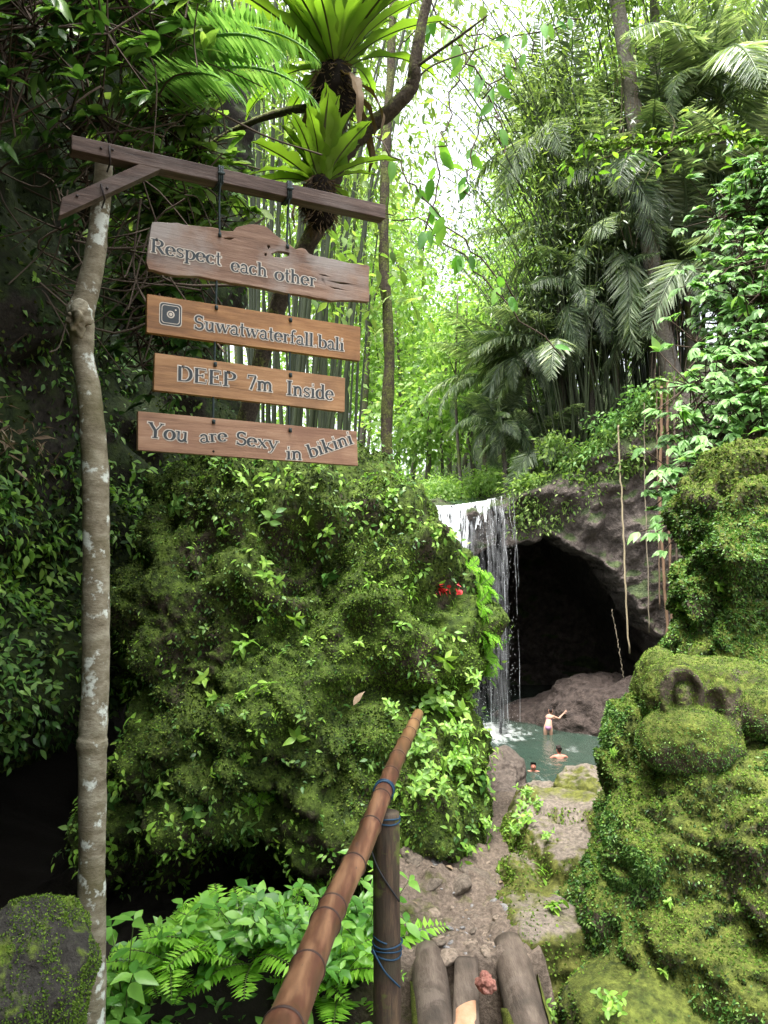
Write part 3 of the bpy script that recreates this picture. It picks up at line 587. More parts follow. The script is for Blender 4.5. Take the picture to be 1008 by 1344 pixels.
M_HOLE = plain('hollow_dark', (.01, .008, .006), .9); M_CORD = plain('dark_green_cord', (.025, .04, .04), .7, .3, .4, 200); M_IRON = plain('rusty_iron', (.02, .014, .012), .55)
# sign frame: world space parts under an Empty at the foot of the post
foot = P(119, 1400, 2.52); sf = empty('sign_frame', (foot[0], foot[1], -.55)); tag(sf, 'tall bare tree-trunk post with a wooden beam and brace carrying the signs', 'sign post')
pl = [(136, 196, 22), (136, 222, 24), (130, 290, 25), (124, 340, 27), (114, 385, 31), (105, 412, 37), (107, 432, 33), (109, 470, 28), (116, 510, 30), (121, 560, 32), (125, 620, 34), (126, 700, 34), (126, 800, 35), (125, 900, 35), (122, 960, 36), (121, 975, 39), (121, 1000, 36), (121, 1100, 34), (120, 1200, 34), (119, 1344, 37), (118, 1500, 40), (118, 1650, 44)]
pts = np.array([P(a, b, 2.56) for a, b, c in pl]); rd = np.array([M(c, 2.56) / 2 for a, b, c in pl])
n_ = 90; tt = np.linspace(0, len(pl) - 1, n_); PT = spline(pts, n_); RD = np.interp(tt, range(len(pl)), rd) * (1 + .04 * rng.normal(size=n_) * .6)
Vp, fp = tube(PT, RD, 20, True, .07); kn = P(100, 418, 2.5)
mb = MB(); mb.add(Vp, fp); part('post', mb, M_BARK, sf, True)
Vk, fk = blob(kn, [ell(kn + A_([.008, 0, 0]), (.034, .034, .06))], 4, .02, ((30, .016), (70, .006)), 3, R=.3); mb = MB(); mb.add(Vk, [tuple(t_) for t_ in fk]); part('knot', mb, M_BARK, sf, True)
def plane_obj(name, me, parent):                  # local frame of the sign plane
    o = obj(name, me, parent)
    base = np.array(parent.location) if parent else np.zeros(3)
    o.location = (SA[0] - base[0], SA[1] - base[1], -base[2]); o.rotation_euler = (0, 0, SANG); return o
def bev(o, wd=.003):
    md = o.modifiers.new('bevel', 'BEVEL'); md.width = wd; md.segments = 2; md.limit_method = 'ANGLE'; return o
bm_ = plank([SP(92.7, 182), SP(502, 272.5), SP(502, 290.5), SP(92.7, 201)], .055); bev(plane_obj('beam', bm_mesh('beam', bm_, M_BEAM), sf))
br = plane_obj('brace', bm_mesh('brace', plank([SP(80, 264), SP(184, 218.5), SP(210, 226), SP(76, 288)], .045), M_BEAM), sf); bev(br)
brs = br.location.copy(); br.location = (brs[0] + .004 * math.sin(SANG), brs[1] - .004 * math.cos(SANG), brs[2])
for (ax, ay, bx, by) in ((141.5, 198, 142.5, 220), (130.5, 248, 135.5, 268)):
    a_, b_ = SP(ax, ay), SP(bx, by); y_ = -.036
    V, f = tube([(a_[0] + .004, -.02, a_[1] - .004), (a_[0], y_, a_[1]), (b_[0], y_, b_[1]), (b_[0], .03, b_[1])], .0032, 8); mb = MB(); mb.add(V, f); plane_obj('staple', mb.mesh('staple', M_IRON), sf)
for (ax, ay) in ((131, 200), (146, 202), (139, 252), (100, 262)):
    a_ = SP(ax, ay); mb = MB(); mb.add(*tube([(a_[0], -.0275, a_[1]), (a_[0], -.032, a_[1])], .0045, 8)); plane_obj('nail', mb.mesh('nail', M_IRON), sf)

# ---- serif lettering drawn as pen strokes
def arc(cx, cy, rx, ry, a0, a1, n=14):
    t = np.radians(np.linspace(a0, a1, n)); return [(cx + rx * math.cos(k), cy + ry * math.sin(k)) for k in t]
TK, TN = .16, .065
def sf_(x, y, l=.15): return ([(x - l, y), (x + l, y)], .065)
G = {
 'R': (.84, [([(.17, 0), (.17, 1)], TK), ([(.17, .97), (.4, .97)] + arc(.4, .735, .26, .235, 90, -90) + [(.17, .5)], None), ([(.4, .5), (.72, .03)], TK), sf_(.17, .03), sf_(.1, .97, .1), sf_(.76, .03, .1)]),
 'e': (.60, [(arc(.3, .33, .23, .32, 0, 320, 22), None), ([(.08, .36), (.53, .36)], .06)]),
 's': (.50, [([(.42, .52)] + arc(.25, .49, .16, .15, 30, 200, 10) + [(.25, .33)] + arc(.26, .17, .17, .15, 60, -160, 12), .095), ([(.42, .64), (.42, .47)], .05), ([(.07, .02), (.07, .2)], .05)]),
 'p': (.68, [([(.16, -.32), (.16, .64)], TK), (arc(.34, .32, .25, .31, 140, -140, 20), None), sf_(.16, -.3), sf_(.08, .63, .09)]),
 'c': (.56, [(arc(.31, .32, .23, .31, 40, 320, 20), None), ([(.46, .5), (.49, .5)], .12)]),
 't': (.42, [([(.2, .92), (.2, .16)] + arc(.3, .14, .1, .12, 180, 300, 6), .12), ([(.03, .63), (.38, .63)], .07)]),
 'a': (.60, [([(.1, .5)] + arc(.27, .46, .17, .18, 150, 0, 10) + [(.44, .08), (.52, .03), (.58, .04)], .12), (arc(.26, .18, .19, .165, 70, 330, 16), .1)]),
 'h': (.72, [([(.17, 0), (.17, 1.02)], TK), ([(.17, .42)] + arc(.36, .42, .18, .21, 150, 0, 10) + [(.54, .03)], .13), sf_(.17, .03), sf_(.1, 1.0, .08), sf_(.54, .03, .12)]),
 'o': (.64, [(arc(.32, .32, .25, .31, 0, 362, 28), None)]),
 'r': (.50, [([(.17, 0), (.17, .64)], TK), ([(.17, .42), (.25, .58), (.36, .62), (.43, .56)], .09), sf_(.17, .03), sf_(.1, .63, .09), ([(.41, .55), (.45, .55)], .12)]),
 'S': (.66, [(arc(.33, .745, .22, .225, 30, 180, 12) + arc(.33, .7, .22, .2, 190, 250, 5) + [(.34, .51)] + arc(.33, .27, .24, .25, 60, -150, 14), .13), ([(.54, .98), (.54, .75)], .055), ([(.09, .02), (.09, .27)], .055)]),
 'u': (.72, [([(.16, .63), (.16, .2)] + arc(.32, .2, .16, .18, 180, 320, 8) + [(.52, .2)], .13), ([(.53, .64), (.53, .03), (.64, .03)], .13), sf_(.1, .63, .1), sf_(.47, .63, .1)]),
 'w': (.94, [([(.1, .62), (.28, .03)], .13), ([(.28, .03), (.46, .62)], .06), ([(.44, .62), (.64, .03)], .13), ([(.64, .03), (.84, .62)], .06), sf_(.1, .62, .13), sf_(.46, .62, .1), sf_(.84, .62, .1)]),
 'f': (.44, [([(.18, 0), (.18, .8)] + arc(.31, .82, .13, .17, 180, 50, 8), .12), ([(.03, .6), (.38, .6)], .07), sf_(.18, .03, .14)]),
 'l': (.34, [([(.17, 0), (.17, 1.04)], TK), sf_(.17, .03), sf_(.1, 1.02, .08)]),
 '.': (.30, [([(.13, .07), (.17, .07)], .15)]),
 'b': (.68, [([(.16, .02), (.16, 1.02)], TK), (arc(.35, .32, .25, .31, 150, -150, 20), None), sf_(.09, 1.0, .08)]),
 'i': (.36, [([(.18, 0), (.18, .64)], TK), sf_(.18, .03), sf_(.1, .63, .09), ([(.15, .9), (.21, .9)], .16)]),
 'D': (.90, [([(.18, 0), (.18, 1)], TK), ([(.1, .97), (.42, .97)] + arc(.42, .5, .36, .47, 90, -90, 18) + [(.1, .03)], None)]),
 'E': (.80, [([(.18, 0), (.18, 1)], TK), ([(.08, .97), (.68, .97), (.68, .78)], .065), ([(.18, .52), (.52, .52)], .065), ([(.52, .63), (.52, .41)], .05), ([(.08, .03), (.7, .03), (.7, .24)], .065)]),
 'P': (.76, [([(.18, 0), (.18, 1)], TK), ([(.08, .97), (.42, .97)] + arc(.42, .73, .26, .24, 90, -90, 14) + [(.18, .49)], None), sf_(.18, .03)]),
 '7': (.62, [([(.08, .78), (.08, .96), (.56, .96)], .08), ([(.55, .94), (.25, 0)], .12)]),
 'm': (1.04, [([(.16, 0), (.16, .64)], TK), ([(.16, .42)] + arc(.33, .42, .17, .2, 150, 0, 9) + [(.5, .03)], .13), ([(.5, .42)] + arc(.67, .42, .17, .2, 150, 0, 9) + [(.84, .03)], .13), sf_(.16, .03, .12), sf_(.5, .03, .1), sf_(.84, .03, .12), sf_(.09, .63, .08)]),
 'I': (.46, [([(.23, 0), (.23, 1)], .17), sf_(.23, .03, .17), sf_(.23, .97, .17)]),
 'n': (.72, [([(.17, 0), (.17, .64)], TK), ([(.17, .42)] + arc(.36, .42, .18, .21, 150, 0, 10) + [(.54, .03)], .13), sf_(.17, .03, .13), sf_(.1, .63, .09), sf_(.54, .03, .12)]),
 'd': (.70, [([(.52, .03), (.52, 1.02)], TK), (arc(.32, .32, .24, .31, 30, 330, 20), None), sf_(.45, 1.0, .08), sf_(.58, .03, .08)]),
 'Y': (.86, [([(.12, .97), (.42, .46)], .15), ([(.74, .97), (.42, .46)], .07), ([(.42, .48), (.42, 0)], TK), sf_(.12, .97, .13), sf_(.74, .97, .11), sf_(.42, .03, .16)]),
 'x': (.66, [([(.12, .62), (.54, .02)], .13), ([(.52, .62), (.12, .02)], .06), sf_(.12, .62, .1), sf_(.53, .62, .1), sf_(.12, .02, .1), sf_(.54, .02, .1)]),
 'y': (.66, [([(.1, .62), (.34, .06)], .13), ([(.56, .62), (.3, -.12), (.2, -.3), (.1, -.28)], .06), sf_(.1, .62, .12), sf_(.56, .62, .1)]),
 'k': (.72, [([(.17, 0), (.17, 1.02)], TK), ([(.2, .28), (.52, .6)], .06), ([(.3, .38), (.56, .03)], .13), sf_(.17, .03, .12), sf_(.1, 1.0, .08), sf_(.53, .62, .1), sf_(.58, .03, .1)]),
}
def ribbon2(pts, wd, grow):
    pts = np.array(pts, float)
    T = np.gradient(pts, axis=0) if len(pts) > 2 else np.repeat((pts[1:] - pts[:1]), 2, 0); T = unit(T)
    if wd is None: ww = TN + (TK + .01 - TN) * np.abs(T[:, 1]) ** 1.5
    else: ww = np.full(len(pts), wd)
    h = ww / 2 + grow; pts[0] -= T[0] * grow; pts[-1] += T[-1] * grow
    N = np.stack([-T[:, 1], T[:, 0]], 1); return pts + N * h[:, None], pts - N * h[:, None]
def write(mbC, mbI, text, p0, p1, cap, th):                    # p0, p1: baseline ends in (s, z)
    p0, p1 = np.array(p0), np.array(p1); tot = sum(G[c][0] for c in text); d = p1 - p0; Ln = np.linalg.norm(d); ex = d / Ln; ey = np.array([-ex[1], ex[0]]); sx = Ln / tot; sy = cap
    x = 0.0; k = 0
    for c in text:
        wd, strokes = G[c]
        for pts, sw in strokes:
            for mb_, grow, lay in ((mbC, .060, .0008), (mbI, 0.0, .0018)):
                k += 1
                A, B = ribbon2(pts, sw, grow); y_ = -th / 2 - lay - (k % 40) * .00002
                q = [p0 + ex * ((a[0] + x) * sx) + ey * (a[1] * sy) for a in np.vstack([A, B])]
                n = len(A); mb_.add([(u_[0], y_, u_[1]) for u_ in q], [(i, i + 1, n + i + 1, n + i) for i in range(n - 1)])
        x += wd
def capz(px, py, pix):                                  # pixel height -> metres on the sign plane
    return SP(px, py - pix)[1] - SP(px, py)[1]
def dens(poly, jag=.0, step=.02, seed=0):
    out = []; r_ = np.random.default_rng(seed)
    for i in range(len(poly)):
        a_, b_ = np.array(poly[i]), np.array(poly[(i + 1) % len(poly)]); n = max(1, int(np.linalg.norm(b_ - a_) / step))
        for k in range(n):
            out.append(a_ + (b_ - a_) * k / n + (r_.normal(size=2) * jag if jag else 0))
    return out
def cord(parent, a, b, wrap=False):
    mb = MB(); pts = [(a[0], -.002, a[1]), (a[0] * .7 + b[0] * .3, -.006, a[1] * .7 + b[1] * .3), (b[0], -.006, b[1])]
    if wrap:
        for q_ in range(4):
            zz = a[1] - .012 + .007 * q_
            t = np.linspace(0, 2 * PI, 15); h0, h1 = a[1] - .004, a[1] + .055
        for q_ in range(3):
            x_ = a[0] + (q_ - 1) * .0065; h0, h1 = wrap; y2 = .033
            mb.add(*tube([(x_, -y2, h0), (x_, -y2, h1), (x_, y2, h1), (x_, y2, h0), (x_, -y2, h0)], .0032, 6))
        mb.add(*tube([(a[0] - .012, -.038, (h0 + h1) / 2), (a[0] + .012, -.038, (h0 + h1) / 2 + .004)], .005, 6))
        pts = [(a[0], -.030, h0), (a[0], -.018, h0 - .03), (a[0] * .7 + b[0] * .3, -.012, a[1] * .7 + b[1] * .3), (b[0], -.010, b[1] + .01), (b[0], -.014, b[1])]
    mb.add(*tube(spline(pts, 14), .0040, 7)); mb.add(*tube([(b[0], -.016, b[1] + .008), (b[0], -.017, b[1] - .006)], .006, 7))
    return plane_obj2('cord', mb.mesh('cord', M_CORD, True), parent)
def plane_obj2(name, me, parent):
    return obj(name, me, parent)                       # parent already is in the sign plane's frame
def sign(label, outline, mat, words, th=.024, holes=(), jag=0, seed=0, tilt=0):
    bm_ = plank(dens(outline, jag, .018, seed) if jag else outline, th, holes)
    o = obj('hanging_sign', bm_mesh('hanging_sign', bm_, mat)); o.location = (SA[0], SA[1], 0); o.rotation_euler = (0, 0, SANG); bev(o, .0022)
    tag(o, label, 'sign')
    for text, a_, b_, pix in words:
        mc, mi = MB(), MB(); write(mc, mi, text, SP(*a_), SP(*b_), capz(*a_, pix), th)
        lt = plane_obj2('lettering', mi.mesh('lettering', M_INK), o); plane_obj2('letter_outline', mc.mesh('letter_outline', M_CREAM), lt)
    return o
def c1(x, y): return (180 + x / 3.15, 280 + y / 3.15)
def c2(x, y): return (180 + x / 3.15, 380 + y / 3.15)
o1 = [SP(*c1(*q)) for q in [(58, 38), (140, 45), (230, 55), (330, 66), (345, 76), (395, 79), (405, 62), (450, 52), (500, 50), (525, 57), (547, 72), (570, 95), (590, 110), (620, 130), (650, 152), (672, 147), (692, 152), (705, 168), (725, 178), (790, 190), (870, 208), (945, 217), (955, 226), (952, 300), (956, 340), (954, 371), (890, 364), (800, 366), (700, 346), (600, 331), (480, 305), (380, 290), (250, 266), (160, 262), (90, 250), (45, 235), (35, 208), (45, 130)]]
h1 = [[SP(*c1(*q)) for q in hh] for hh in ([(550, 172), (578, 160), (605, 163), (626, 168), (622, 181), (590, 187), (560, 184)], [(787, 284), (850, 290), (888, 298), (838, 297)], [(354, 107), (376, 105), (398, 107), (384, 114), (362, 112)], [(532, 138), (541, 136), (546, 146), (538, 152)], [(748, 256), (770, 258), (788, 266), (762, 262)], [(793, 308), (825, 313), (850, 321), (812, 316)], [(522, 170), (530, 168), (531, 179), (524, 181)])]
s1 = sign('weathered live-edge plank sign, topmost of the hanging signs, lettered Respect each other', o1, M_PLK1, [('Respect', c1(52, 166), c1(345, 222), 18.5), ('each', c1(383, 243), c1(534, 269), 17.5), ('other', c1(563, 279), c1(735, 309), 17.5)], holes=h1, jag=.0009, seed=3)
s2 = sign('varnished orange plank sign with a camera emblem, second of the hanging signs', [SP(*c2(*q)) for q in [(38, 22), (918, 158), (917, 298), (36, 180)]], M_PLKS[0], [('Suwatwaterfall.bali', c2(230, 166), c2(850, 259), 18)])
s3 = sign('honey brown plank sign lettered DEEP 7m Inside, third of the hanging signs', [SP(*c2(*q)) for q in [(70, 265), (855, 368), (853, 508), (65, 418)]], M_PLKS[1], [('DEEP', c2(158, 379), c2(404, 407), 19.5), ('7m', c2(448, 414), c2(558, 427), 19), ('Inside', c2(610, 438), c2(806, 461), 19)])
s4 = sign('pinkish brown plank sign lettered You are Sexy in bikini, lowest of the hanging signs', [SP(*c2(*q)) for q in [(0, 505), (903, 588), (908, 730), (0, 665)]], M_PLKS[2],
          [('You', c2(38, 612), c2(208, 634), 20), ('are', c2(256, 636), c2(370, 628), 16), ('Sexy', c2(402, 642), c2(578, 664), 17), ('in', c2(610, 704), c2(678, 707), 17), ('bikini', c2(708, 700), c2(890, 638), 17.5)])
# camera emblem on the second plank
def rrect(cx, cy, hw, hh, r, n=5):
    out = []
    for (sx, sy, a0) in ((1, 1, 0), (-1, 1, 90), (-1, -1, 180), (1, -1, 270)):
        for k in range(n + 1):
            a = math.radians(a0 + 90 * k / n); out.append((cx + sx * (hw - r) + r * math.cos(a), cy + sy * (hh - r) + r * math.sin(a)))
    return out
ec = np.array(SP(*c2(135, 108))); eh = (SP(*c2(182, 108))[0] - SP(*c2(88, 108))[0]) / 2; sh = SP(*c2(182, 115))[1] - SP(*c2(88, 101))[1]
def emb(poly, y): return [(ec[0] + a, y, ec[1] + b + sh * a / (2 * eh)) for a, b in poly]
mbc, mbi = MB(), MB(); y_ = -.013
for k, (sc, dark) in enumerate(((1.0, 0), (.93, 1), (.80, 0), (.74, 1), (.34, 0), (.23, 1), (.15, 0))):
    pl_ = rrect(0, 0, eh * sc, eh * 1.04 * sc, eh * .32 * sc) if sc > .5 else arc(0, 0, eh * sc, eh * sc, 0, 345, 20)
    (mbi if dark else mbc).add(emb(pl_, y_ - .0003 * k), [tuple(range(len(pl_)))])
mbc.add(emb(arc(eh * .42, eh * .44, eh * .08, eh * .08, 0, 330, 10), y_ - .003), [tuple(range(10))])
em = plane_obj2('camera_emblem', mbi.mesh('camera_emblem', M_INK), s2); plane_obj2('emblem_outline', mbc.mesh('emblem_outline', M_CREAM), em)
bt = lambda px: (SP(px, 0)[0], SP(px, 0)[0])
def beam_z(px):
    a0, a1 = SP(92.7, 182), SP(502, 272.5); b0, b1 = SP(92.7, 201), SP(502, 290.5); s_ = SP(px, 250)[0]; u_ = (s_ - a0[0]) / (a1[0] - a0[0])
    return (b0[1] * (1 - u_) + b1[1] * u_ - .004, a0[1] * (1 - u_) + a1[1] * u_ + .004)
cord(s1, SP(286.5, 245), SP(287, 311), beam_z(286.5)); cord(s1, SP(376, 265), SP(375.5, 326), beam_z(376))
for s_, ax, ay, bx, by in ((s2, 284, 360, 282.5, 406), (s2, 378, 378, 379.5, 422), (s3, 281.5, 444, 281, 480), (s3, 379.5, 456, 379.5, 494), (s4, 279.5, 518, 279, 555), (s4, 378.5, 528, 379, 566)):
    cord(s_, SP(ax, ay), SP(bx, by))
mb = MB(); a_ = SP(279, 593)
mb.add(*tube([(a_[0], -.0122, a_[1]), (a_[0], -.0132, a_[1])], .004, 8)); plane_obj2('nail_hole', mb.mesh('nail_hole', M_HOLE), s4)

# ------------------------------------------------------------------ bamboo handrail, its post, log bridge, path stones
m, nt = nmat('bamboo_pole'); L = nt.links
tc = nt.nodes.new('ShaderNodeTexCoord'); v = tc.outputs['Object']; n1 = noise_t(nt, v, 2.2, 5, .6, (14, 1.2, 14)); n2 = noise_t(nt, v, 30, 4, .6, (3, .5, 3)); n3 = noise_t(nt, v, 1.6, 4, .6, (3, 1, 3))
c = ramp(nt, n1.outputs['Fac'], [(.3, (.04, .016, .011)), (.5, (.115, .047, .028)), (.66, (.25, .13, .072))]).outputs[0]
sx = nt.nodes.new('ShaderNodeSeparateXYZ'); L.new(v, sx.inputs[0]); far_ = ramp(nt, mth(nt, 'MULTIPLY', sx.outputs[1], .25), [(.42, (0, 0, 0)), (.72, (1, 1, 1))])
c = mixc(nt, mth(nt, 'MULTIPLY', far_.outputs[0], .7), c, (.26, .155, .06)); c = mixc(nt, ramp(nt, n3.outputs['Fac'], [(.55, (0, 0, 0)), (.7, (.7, .7, .7))]).outputs[0], c, (.10, .05, .045))
c = mixc(nt, ramp(nt, n2.outputs['Fac'], [(.66, (0, 0, 0)), (.72, (.8, .8, .8))]).outputs[0], c, (.05, .03, .03))
b = nt.nodes.new('ShaderNodeBsdfPrincipled'); b.inputs['Roughness'].default_value = .36; L.new(c, b.inputs['Base Color']); o = nt.nodes.new('ShaderNodeOutputMaterial'); L.new(b.outputs[0], o.inputs[0]); M_BAM = m
M_NODE = plain('bamboo_node', (.05, .03, .025), .5); M_NYL = plain('blue_nylon_cord', (.012, .045, .085), .5, .3, .3, 200)
rail_px = [(340, 1400, .98, 76), (375, 1344, 1.15, 70), (430, 1205, 1.62, 50), (478, 1105, 2.12, 38.5), (505, 1035, 2.55, 31), (526, 985, 3.05, 24.5), (540, 957, 3.45, 20), (549, 937, 3.75, 16)]
RP = np.array([P(a, b, y) for a, b, y, w_ in rail_px]); RR = np.array([M(w_, y) / 2 for a, b, y, w_ in rail_px]); RR = np.interp(np.arange(8), [0, 7], [RR[1] * .68, RR[-1] * .92]) * .5 + RR * .38
rl_ = empty('bamboo_handrail', RP[0]); tag(rl_, 'brown bamboo pole handrail running from the lower edge up to the big boulder', 'handrail')
n_ = 160; PT = spline(RP, n_); RDD = np.interp(np.linspace(0, 7, n_), range(8), RR); dist = np.concatenate([[0], np.cumsum(np.linalg.norm(np.diff(PT, axis=0), axis=1))])
nodes = [.16, .40, .62, .70, .98, 1.27, 1.5, 1.74, 1.98, 2.2, 2.42, 2.6]
for q in nodes: RDD = RDD * (1 + .09 * np.exp(-((dist - q) / .012) ** 2) - .02 * np.exp(-((dist - q - .02) / .012) ** 2))
mb = MB(); mb.add(*tube(PT, RDD, 28)); part('pole', mb, M_BAM, rl_, True)
for q in nodes:
    i = int(np.argmin(abs(dist - q)))
    if 0 < i < n_ - 2:
        d_ = unit(PT[i + 1] - PT[i]); mb = MB(); mb.add(*tube([PT[i] - d_ * .005, PT[i], PT[i] + d_ * .005], [RDD[i] * 1.005, RDD[i] * 1.05, RDD[i] * 1.005], 24, False)); part('node_ring', mb, M_NODE, rl_, True)
def coil(p, axis, r, turns, pitch, tr=.0028, wob=.004):
    axis = unit(axis); a = unit(np.cross(axis, [0.3, .5, 1])); b2 = np.cross(axis, a); t = np.linspace(0, 2 * PI * turns, int(26 * turns))
    return tube(np.array(p) + (r * np.cos(t))[:, None] * a + (r * np.sin(t))[:, None] * b2 + (t / (2 * PI) * pitch + wob * np.sin(t * 1.7))[:, None] * axis, tr, 6)
i = int(np.argmin(abs(PT[:, 1] - 2.52))); mb = MB(); mb.add(*coil(PT[i], PT[i + 1] - PT[i], RDD[i] + .003, 3.2, .012)); part('rope_tie', mb, M_NYL, rl_, True)
pb = P(507, 1070, 2.45); pp = empty('rail_post', (pb[0], pb[1], -.75)); tag(pp, 'dark weathered upright post tied with blue cord under the bamboo handrail', 'post')
pp_pts = np.array([P(508, 1066, 2.45), P(507, 1150, 2.45), P(508, 1250, 2.45), P(508, 1344, 2.44), P(508, 1420, 2.44), [pb[0], pb[1], -.75]])
M_POST = wood_mat('dark_post', (.018, .013, .010), (.06, .04, .028), (.16, .105, .06), (10, 10, 1.2), .7, .5, stain=(.05, .05, .03), spots=(.10, .12, .03), sp_scale=6)
PS = spline(pp_pts, 50); mb = MB(); mb.add(*tube(PS, np.interp(np.arange(50), [0, 3, 49], [.038, .041, .044]), 22, True, .03)); part('trunk', mb, M_POST, pp, True)
mb = MB(); mb.add(*coil(P(507, 1252, 2.45), (0.1, 0, 1), .045, 3.3, .016)); part('rope_tie', mb, M_NYL, pp, True)
mb = MB(); mb.add(*coil(P(507, 1078, 2.45), (0, 0, 1), .042, 2.3, .010)); part('rope_tie', mb, M_NYL, pp, True)
q_ = [P(486, 1112, 2.42), P(494, 1135, 2.403), P(505, 1155, 2.400), P(524, 1183, 2.415)]; mb = MB(); mb.add(*tube(spline(q_, 16), .003, 6)); part('rope_tail', mb, plain('black_cord', (.02, .022, .025), .6), pp, True)
q_ = [P(489, 1246, 2.41), P(497, 1262, 2.398), P(507, 1278, 2.397), P(525, 1296, 2.41)]; mb = MB(); mb.add(*tube(spline(q_, 16), .003, 6)); part('rope_tail', mb, M_NYL, pp, True)
M_LOG = wood_mat('worn_log', (0.034, 0.025, 0.020), (0.098, 0.075, 0.058), (0.170, 0.136, 0.106), (9, 1.5, 9), .7, .6, stain=(0.047, 0.038, 0.030), spots=(0.128, 0.102, 0.081), sp_scale=5)
M_LOGMOSS = rock_mat('log_moss', (.06, .08, .012), (.16, .18, .03), None, None, .5, 3, .8, fine=90)
def log(label, a, b2, r0, r1, seed):
    e = empty('bridge_log', (a[0], a[1], a[2])); tag(e, label, 'log')
    t = np.linspace(0, 1, 40); p = np.array(a) + (np.array(b2) - np.array(a)) * t[:, None]; p = p + np.stack([.006 * np.sin(5 * t + seed), 0 * t, .004 * np.sin(7 * t)], 1)
    mb = MB(); mb.add(*tube(p, (r0 + (r1 - r0) * t) * (1 + .02 * np.sin(9 * t + seed)), 26, True, .03)); part('trunk', mb, M_LOG, e, True)
    return e, p
lg1, lp1 = log('worn round log on the left of the little bridge beside the post', (.168, .9, -.062), (.184, 3.26, -.048), .078, .068, 1)
lg2, lp2 = log('worn round log on the right of the little bridge, mossy along its outer side', (.41, .9, -.064), (.52, 3.32, -.045), .085, .072, 4)
def mosspatch(e, p, r, ang0, ang1, i0, i1, seed):
    mb = MB(); t = p[i0:i1]; m_ = len(t); k = 8; V = []
    for i, c_ in enumerate(t):
        w_ = math.sin(PI * i / (m_ - 1)) ** .4
        for a in np.radians(np.linspace(ang0 + (ang1 - ang0) * (1 - w_) * .6, ang1, k)):
            V.append(c_ + np.array([math.cos(a), 0, math.sin(a)]) * (r + .003 + .003 * rng.random()))
    mb.add(V, [(i * k + j, i * k + j + 1, (i + 1) * k + j + 1, (i + 1) * k + j) for i in range(m_ - 1) for j in range(k - 1)]); o = part('moss', mb, M_LOGMOSS, e, True)
mosspatch(lg2, lp2, .079, 42, -30, 24, 37, 1); mosspatch(lg2, lp2, .081, 128, 200, 20, 33, 2); mosspatch(lg1, lp1, .074, 140, 200, 22, 37, 3)
# half-round plank with a pale sawn end, broken red wood
def hplank(label, a, b2, w0, th, mat, cutmat):
    e = empty('bridge_plank', a); tag(e, label, 'plank'); a = np.array(a); b2 = np.array(b2); d = b2 - a; L_ = np.linalg.norm(d); d = d / L_; s = np.array([d[1], -d[0], 0]); V = []; prof = 9; ss = np.linspace(0, 1, 26)
    for t in ss:
        wv = w0 * (1 if t > .16 else math.sqrt(max(.02, 1 - ((.16 - t) / .16) ** 2)))
        for k in range(prof):
            ang = PI * k / (prof - 1); V.append(a + d * L_ * t - s * math.cos(ang) * wv / 2 + np.array([0, 0, math.sin(ang) * th * .35 - max(0, .16 - t) * .10]))
        for k in (1, -1): V.append(a + d * L_ * t + s * k * wv / 2 * .8 + np.array([0, 0, -th]))
    n_ = prof + 2; F_ = [(i * n_ + k, i * n_ + (k + 1) % n_, (i + 1) * n_ + (k + 1) % n_, (i + 1) * n_ + k) for i in range(25) for k in range(n_)]; F_ += [tuple(range(n_))[::-1], tuple(25 * n_ + k for k in range(n_))]
    mb = MB(); mb.add(V, F_); part('board', mb, mat, e, False); return e, a, d, s, L_
pe, a_, d_, s_, L_ = hplank('split plank with a pale orange sawn end between the bridge logs', (.272, 2.67, -.018), (.325, 3.16, -.005), .092, .04, M_LOG, None)
V = []; K = 14
for i, t in enumerate(np.linspace(.012, .34, K)):
    wv = .088 * (1 if t > .16 else math.sqrt(max(.02, 1 - ((.16 - t) / .16) ** 2))) * .93
    for k in np.linspace(-1, 1, 9): V.append(a_ + d_ * L_ * (t + .07 * (k + .2) * (t / .34)) + s_ * k * wv / 2 + np.array([0, 0, math.sqrt(max(0, 1 - k * k)) * .014 - max(0, .16 - t) * .10 + .0035]))
mb = MB(); mb.add(V, [(i * 9 + k, i * 9 + k + 1, (i + 1) * 9 + k + 1, (i + 1) * 9 + k) for i in range(K - 1) for k in range(8)])
part('sawn_end', mb, wood_mat('sawn_orange_wood', (.30, .14, .07), (.46, .26, .15), (.54, .36, .24), (3, 3, 3), .75, .3), pe, True)
hplank('lower brown plank end showing beneath the split plank', (.30, 2.3, -.085), (.335, 2.72, -.075), .085, .03, M_LOG, None)
cb = P(638, 1290, 2.84); V, f = blob(cb, [ell(cb, (.026, .058, .026)), ell(cb + [.004, -.03, 0], (.028, .03, .03))], 5, .02, ((14, .012), (40, .008), (90, .004)), 5, R=.4)
tag(obj('broken_wood', blob_mesh('broken_wood', V, f, wood_mat('red_rotten_wood', (.08, .025, .02), (.24, .10, .075), (.36, .2, .16), (10, 2, 10), .8, .7), off=cb), None, cb), 'short lump of broken reddish rotten wood between the plank and right log', 'wood')
